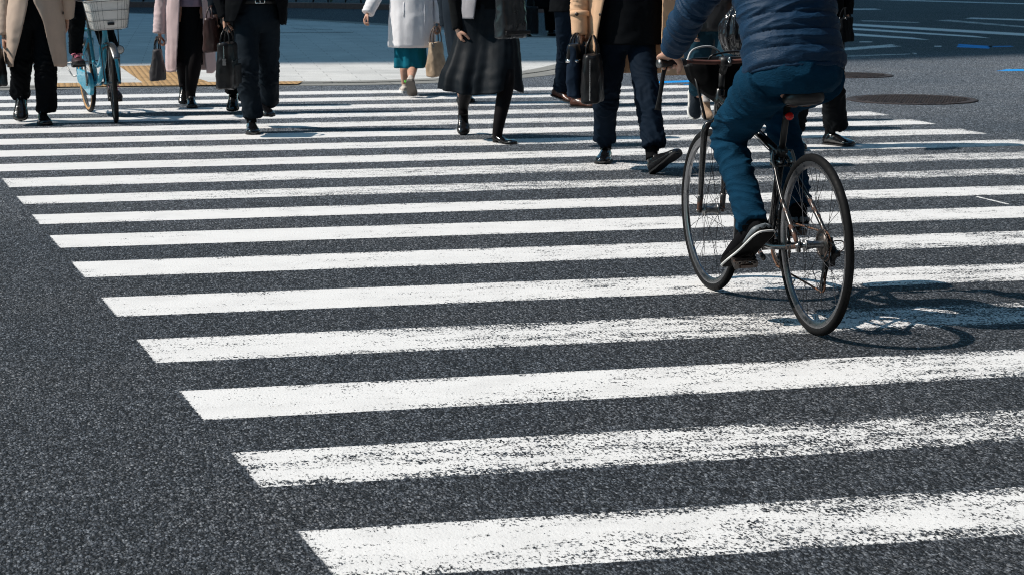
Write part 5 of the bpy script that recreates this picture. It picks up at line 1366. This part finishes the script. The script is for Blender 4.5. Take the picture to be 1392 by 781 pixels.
# ---------------------------------------------------------------- P: walker in dark grey, right of the cyclist
p = Person((1125, 203), 'person in dark grey trousers and black shoes stepping out right of the cyclist', 1.74, 22, GRP)
f1 = p.foot((1090, 206), 20, -8, .28, 'dress', SH_BLACK); f2 = p.foot((1160, 200), 48, 0, .285, 'dress', SH_PATENT)
j = standing(p, 1113, (f1, f2), trouser=CL['dkgrey'], knee_px=(None, (1131, 116)), hem_px=(None, (1136, 173)), hem_rads=[(.10, .085, .08), (.105, .09, .085)], seed=95, amp=.012,
             arms=(None, ((1152, -20, .02), (1151, 20, .02))))
p.garment('jacket', [(-82, 1096, 1130, None, None, .1), (-62, 1076, 1148, None, None, .14), (0, 1078, 1148, None, None, .15), (38, 1078, 1146, None, None, .155)], CL['black'], seed=96)
for i in (0, 1): p.sleeve([j['sh'][i], j['arms'][i][1], j['arms'][i][2]], [.07, .058, .045], CL['black'], seed=97+i)
hand(p.extra, j['arms'][0][2], (0, 0, -1), p.F.r, -1, .5); hand(p.extra, j['arms'][1][2], (0, 0, -1), -p.F.r, 1, .9)
p.finish()
bag('handbag', 'small black bag in the hand of the walker right of the cyclist', 'bag', p.F, 1148, 57, .24, .17, .09, 72, CL['black'], off=-.02, handle=(.05, .07), top=.7)

# ---------------------------------------------------------------- the cyclist in the blue jacket
class Fr2(Frame):
    pass
Fr = Frame((BR.x, BR.y))
p = Person(None, 'cyclist in a quilted navy jacket and blue jeans riding the black bicycle away from us', 1.72, 180, None, frame=Fr)
def V3(a, l, c): return BW(a, l, c)
latv = (BW(0, 1, 0)-BW(0, 0, 0)); fwd = (BW(1, 0, 0)-BW(0, 0, 0)); upv = (BW(0, 0, 1)-BW(0, 0, 0))
def rshoe(ped, yaw, pitch, side):
    d = (fwd*math.cos(R(yaw))+latv*math.sin(R(yaw))); dd = d*math.cos(R(pitch))+Vector((0, 0, math.sin(R(pitch))))
    sd = d.cross(Vector((0, 0, 1))); u = sd.cross(dd)
    heel = BW(*ped)+u*.016-dd*.165
    ob, ank = shoe(p, p.root, p.og, heel, d, pitch, .29, 'sneaker', SNB2, SOLE_CYC)
    return ob, ank, dd, u, heel, sd
SNB2 = fabric('black_knit_sneaker', (.007, .007, .008), .9)
SOLE_CYC = plain('black_sneaker_sole', (.008, .008, .008), .8, .1)
so, aL, ddL, uL, hL, sdL = rshoe((.255, .168, .268), 15, -37, 1)
so2, aR, ddR, uR, hR, sdR = rshoe((.598, -.150, .308), -6, -8, -1)
for o_, h_, dd_, u_, sd_ in ((so, hL, ddL, uL, sdL), (so2, hR, ddR, uR, sdR)):
    # white line round the sole and the grey heel wedge
    bm = bmesh.new(); xs = [.0, .012, .04, .085, .13, .17, .205, .24, .265, .28, .285]; hw = [q_*1.28 for q_ in (.018, .029, .034, .034, .034, .038, .043, .042, .035, .022, .010)]; k = .29/.285
    lp = [(x-.003, w*1.07+.002) for x, w in zip(xs, hw)]+[(x-.003, -w*1.07-.002) for x, w in reversed(list(zip(xs, hw)))]
    pts = [h_+dd_*x*k+sd_*y*k+u_*(.006+.014*max(0, (x-.2)/.085)**2) for x, y in lp]; pts.append(pts[0])
    tube(bm, pts, [.0045]*len(pts), n=8, sub=2, cap=False); p.part('white_welt', bm, SOLE_WH, parent=o_)
    bm = bmesh.new(); tube(bm, [h_+dd_*.10*k+sd_*-.045*k+u_*.018, h_+dd_*.05*k+sd_*-.046*k+u_*.024, h_+dd_*.014*k+sd_*-.039*k+u_*.028, h_-dd_*.003+u_*.030, h_+dd_*.014*k+sd_*.039*k+u_*.028, h_+dd_*.05*k+sd_*.046*k+u_*.024, h_+dd_*.10*k+sd_*.045*k+u_*.018], [(.003, .003), (.005, .008), (.005, .011), (.005, .011), (.005, .011), (.005, .008), (.003, .003)], side=sd_, n=10)
    p.part('heel_wedge', bm, plain('grey_foam', (.13, .15, .165), .5), parent=o_)
    bm = bmesh.new()
    for q in range(4): tube(bm, [h_+dd_*(.13+.022*q)+sd_*.022+u_*(.084-.008*q), h_+dd_*(.135+.022*q)+u_*(.094-.009*q), h_+dd_*(.13+.022*q)-sd_*.022+u_*(.084-.008*q)], [.0032]*3, n=6)
    p.part('laces', bm, SOLE_CYC, parent=o_)
pel = V3(.20, 0, 1.0); hipL, hipR = V3(.22, .095, .965), V3(.22, -.095, .965)
kL, kR = V3(.515, .140, .715), V3(.64, -.13, .845)
hemL, hemR = aL.lerp(kL, -.11), aR.lerp(kR, -.05)
bm = bmesh.new()
tube(bm, [V3(.16, 0, .905), V3(.165, 0, .95), V3(.19, 0, 1.01), V3(.215, 0, 1.07), V3(.225, 0, 1.12)], [(.13, .11), (.180, .145), (.182, .142), (.170, .125), (.160, .115)], side=latv, n=28, sub=5)
for hp, kn, hm, rr in ((hipL, kL, hemL, (.110, .090, .069, .061, .058)), (hipR, kR, hemR, (.110, .090, .074, .068, .064))):
    tube(bm, [hp-fwd*.05, hp+(kn-hp)*.15, hp.lerp(kn, .55), kn, kn.lerp(hm, .5), hm], [.105, rr[0], rr[1], rr[2], rr[3], rr[4]], n=24, sub=6)
def jd(q, n):
    P_ = Vector(q); w = .45
    for k_, s_, a_ in ((kL-fwd*.05, .13, 1.3), (kR-fwd*.05, .13, 1.2), (hemL, .09, 1.2), (hemR, .09, 1.2), (hipL.lerp(kL, .3), .11, .5)): w += a_*math.exp(-((P_-k_).length/s_)**2)
    # creases across the leg
    leg = (kL-hipL).normalized() if (P_-hipL.lerp(kL, .5)).length < .26 and q[2] > .8 else Vector((0, 0, 1))
    s = P_.dot(leg); 
    a = nz(q[0]*7+3, q[1]*7, s*24+nz(q[0]*5, q[1]*5, q[2]*5)*1.5); b = nz(q[0]*16, q[1]*16+9, s*40+q[0]*12)
    return .0095*w*(max(0, 1-abs(a)*2.4)**1.4*1.15-.35+.4*b)
p.part('jeans', remesh(bm, .0052, 3, jd), CL['jeans'])
# stitching, seam along the left leg, belt loop
bm = bmesh.new()
for l in (-.02,):
    tube(bm, [V3(.045, l, 1.0), V3(.042, l, 1.03)], [(.008, .004)]*2, side=latv, n=8)
p.part('belt_loop', bm, CL['jeans'])
# jacket
sh = V3(.44, 0, 1.46)
ax = [V3(.187, 0, .982), V3(.20, 0, 1.03), V3(.235, 0, 1.14), V3(.30, 0, 1.28), V3(.385, 0, 1.42), V3(.425, 0, 1.50), V3(.45, 0, 1.56)]
bm = bmesh.new(); tube(bm, ax, [(.196, .158), (.200, .158), (.193, .150), (.198, .152), (.200, .135), (.13, .09), (.075, .07)], side=latv, n=40, sub=6)
eL, eR = V3(.60, .262, 1.215), V3(.60, -.262, 1.215); wL, wR = V3(.805, .283, 1.028), V3(.805, -.283, 1.028)
sL, sR = V3(.42, .175, 1.43), V3(.42, -.175, 1.43)
for s_, e_, w_ in ((sL, eL, wL), (sR, eR, wR)): tube(bm, [s_, s_.lerp(e_, .5), e_, e_.lerp(w_, .5), w_.lerp(e_, .12)], [.086, .074, .066, .060, .047], n=24, sub=6)
A0, A1 = ax[0], ax[4]; axis = (A1-A0).normalized()
def qd(q, n):
    P_ = Vector(q); rel = P_-BW(0, 0, 0); l = rel.dot(latv)
    if abs(l) < .21 and (P_-eL).length > .22 and (P_-eR).length > .22:
        s = (P_-A0).dot(axis) + .018*math.cos(l*9) + .010*nz(q[0]*4, q[1]*4, q[2]*3)
        per = .066
    else:
        e_, s_, w_ = (eL, sL, wL) if l > 0 else (eR, sR, wR)
        s = (P_-s_).dot((e_-s_).normalized()) if (P_-s_).length < (e_-s_).length else (P_-e_).dot((w_-e_).normalized())+.5
        s += .01*nz(q[0]*5, q[1]*5, q[2]*5); per = .09
    puff = abs(math.sin(math.pi*s/per))**.32
    wr = max(0, 1-abs(nz(l*7+5, rel.dot(fwd)*6, s*30+l*3))*2.6)
    wr2 = nz(q[0]*22, q[1]*22, s*36)
    return .0105*puff-.0075+.0070*wr**1.3*puff+.0026*wr2
jk = p.part('jacket', remesh(bm, .0050, 2, qd), CL['nylon'])
bm = bmesh.new(); torus(bm, V3(.345, .205, 1.03), latv, .010, .0025, 16, 6); p.part('zip_pull', bm, M_CHROME, parent=jk)
ch, hc = V3(.40, 0, 1.43), V3(.50, 0, 1.68)
p.build_body(V3(.20, 0, .98), [hipL, hipR], [kL, kR], [aL, aR], ch, hc, [(sL, eL, wL), (sR, eR, wR)], fwd, up=(0, 0, 1), k=.86)
for a_, k_ in ((aL, kL), (aR, kR)):
    bm = bmesh.new(); dn = (k_-a_).normalized(); tube(bm, [a_-dn*.05, a_+dn*.02, a_+dn*.15], [.042, .042, .048], n=16); p.part('sock', bm, M_SOCK)
for s_, w_ in ((1, wL), (-1, wR)):
    d = (BW(.905, s_*.262, .995)-w_).normalized()
    hand(p.extra, w_-d*.01, d+Vector((0, 0, .12)), Vector((0, 0, -1))-d*.1, 1 if s_ < 0 else -1, 1.0, 1.02)
p.finish()

# ---------------------------------------------------------------- the cyclist on the light blue bicycle
Fc = Frame((CR.x, CR.y))
p = Person(None, 'cyclist in black trousers and pink laced shoes riding the light blue bicycle', 1.62, 0, None, frame=Fc)
cl = CWp(0, 1, 0)-CWp(0, 0, 0); cf = CWp(1, 0, 0)-CWp(0, 0, 0)
PINK = plain('pink_laces', (.75, .22, .32), .7)
aa = []
for (a, l, c), pitch in (((.51, -.155, .435), 4), ((.41, .155, .125), -4)):
    d = cf; dd = d*math.cos(R(pitch))+Vector((0, 0, math.sin(R(pitch)))); u = Vector((0, 0, 1)); heel = CWp(a, l, c)+Vector((0, 0, .016))-dd*.15
    ob, an = shoe(p, p.root, p.og, heel, d, pitch, .255, 'sneaker', leather('dark_plum_sneaker', (.03, .012, .018), .6), SOLE_DK)
    aa.append(an); bm = bmesh.new(); sd_ = d.cross(u)
    for q in range(4): tube(bm, [heel+dd*(.09+.02*q)+sd_*.026+u*(.088-.008*q), heel+dd*(.10+.02*q)+u*(.104-.009*q), heel+dd*(.09+.02*q)-sd_*.026+u*(.088-.008*q)], [.005]*3, n=6)
    tube(bm, [heel+dd*.10+u*.10, heel+dd*.13+sd_*.03+u*.10, heel+dd*.11+sd_*.05+u*.09], [.005]*3, n=6); tube(bm, [heel+dd*.10+u*.10, heel+dd*.13-sd_*.03+u*.10, heel+dd*.11-sd_*.05+u*.085], [.005]*3, n=6)
    p.part('laces', bm, PINK, parent=ob)
hR_, hL_ = CWp(.24, -.09, .96), CWp(.24, .09, .96)
kR_, kL_ = CWp(.60, -.15, .86), CWp(.54, .12, .58)
p.trousers(CWp(.20, 0, .96), [hR_, hL_], [kR_, kL_], [aa[0].lerp(kR_, .06), aa[1].lerp(kL_, .06)], [(.095, .075, .055), (.095, .072, .055)], CL['black'], seed=101, side=cl)
ch, hc = CWp(.28, 0, 1.38), CWp(.34, 0, 1.63)
shs = [CWp(.28, -.18, 1.38), CWp(.28, .18, 1.38)]; els = [CWp(.42, -.27, 1.18), CWp(.42, .27, 1.18)]; wrs = [CWp(CWB-.46, -.28, 1.07), CWp(CWB-.46, .28, 1.07)]
bm = bmesh.new(); tube(bm, [CWp(.20, -.10, .84), CWp(.20, -.08, .93), CWp(.21, -.03, 1.05), CWp(.24, 0, 1.22), CWp(.28, 0, 1.38), CWp(.30, 0, 1.46)], [(.29, .20), (.25, .18), (.20, .16), (.18, .14), (.18, .12), (.09, .08)], side=cl, n=32, sub=5)
for s_, e_, w_ in zip(shs, els, wrs): tube(bm, [s_, e_, e_.lerp(w_, .9)], [.07, .06, .05], n=18, sub=6)
p.part('coat', remesh(bm, .009, 3, lambda q, n: .008*(max(0, 1-abs(nz(q[0]*11, q[1]*11, q[2]*5))*2.5)-.3)), CL['camel'])
p.build_body(CWp(.20, 0, .98), [hR_, hL_], [kR_, kL_], aa, ch, hc, list(zip(shs, els, wrs)), cf, hairstyle='long')
for s_, w_ in ((-1, wrs[0]), (1, wrs[1])): hand(p.extra, w_-cf*.02, cf+Vector((0, 0, -.1)), (0, 0, -1), 1 if s_ < 0 else -1, .95, .92)
p.finish()
# ------------------------------------------------------------------ camera, daylight, film
cd = bpy.data.cameras.new('camera'); cam = bpy.data.objects.new('camera', cd); COL.objects.link(cam)
cam.location = CAM; cam.rotation_euler = (R(90)-PITCH, 0, -YAW)
cd.sensor_width = 36; cd.lens = 36*F_PX/PW; cd.clip_start = .1; cd.clip_end = 2000
cd.dof.use_dof = True; cd.dof.focus_distance = 7.6; cd.dof.aperture_fstop = 15
scene.camera = cam
S3 = Vector((-sdir.x*math.cos(R(SUN_EL)), -sdir.y*math.cos(R(SUN_EL)), math.sin(R(SUN_EL))))
sd = bpy.data.lights.new('sun', 'SUN'); sd.energy = SUN_E; sd.angle = R(.5); sd.color = (1.0, .92, .84)
so = bpy.data.objects.new('sun', sd); COL.objects.link(so)
so.rotation_euler = (-S3).to_track_quat('-Z', 'Y').to_euler(); so.location = (-20, 4, 30)
wd = bpy.data.worlds.new('World'); scene.world = wd; wd.use_nodes = True
nt = wd.node_tree; bg = nt.nodes['Background']
sky = nt.nodes.new('ShaderNodeTexSky'); sky.sky_type = 'NISHITA'; sky.sun_disc = False
sky.sun_elevation = R(SUN_EL); sky.sun_rotation = math.atan2(S3.x, S3.y) % (2*math.pi)
mx = nt.nodes.new('ShaderNodeMix'); mx.data_type = 'RGBA'; mx.blend_type = 'MULTIPLY'; mx.inputs[0].default_value = 1; mx.inputs[7].default_value = (.54, .90, .93, 1)
nt.links.new(sky.outputs[0], mx.inputs[6]); nt.links.new(mx.outputs[2], bg.inputs[0]); bg.inputs[1].default_value = SKY_E
scene.view_settings.view_transform = 'Standard'; scene.view_settings.look = 'None'
scene.view_settings.exposure = EXPO; scene.view_settings.gamma = 1
scene.view_settings.use_curve_mapping = False
scene.render.engine = 'CYCLES'
scene.cycles.use_denoising = True
scene.cycles.denoiser = 'OPENIMAGEDENOISE'
scene.cycles.denoising_input_passes = 'RGB_ALBEDO_NORMAL'
scene.cycles.denoising_prefilter = 'NONE'
scene.cycles.max_bounces = 8
scene.cycles.filter_width = 1.0
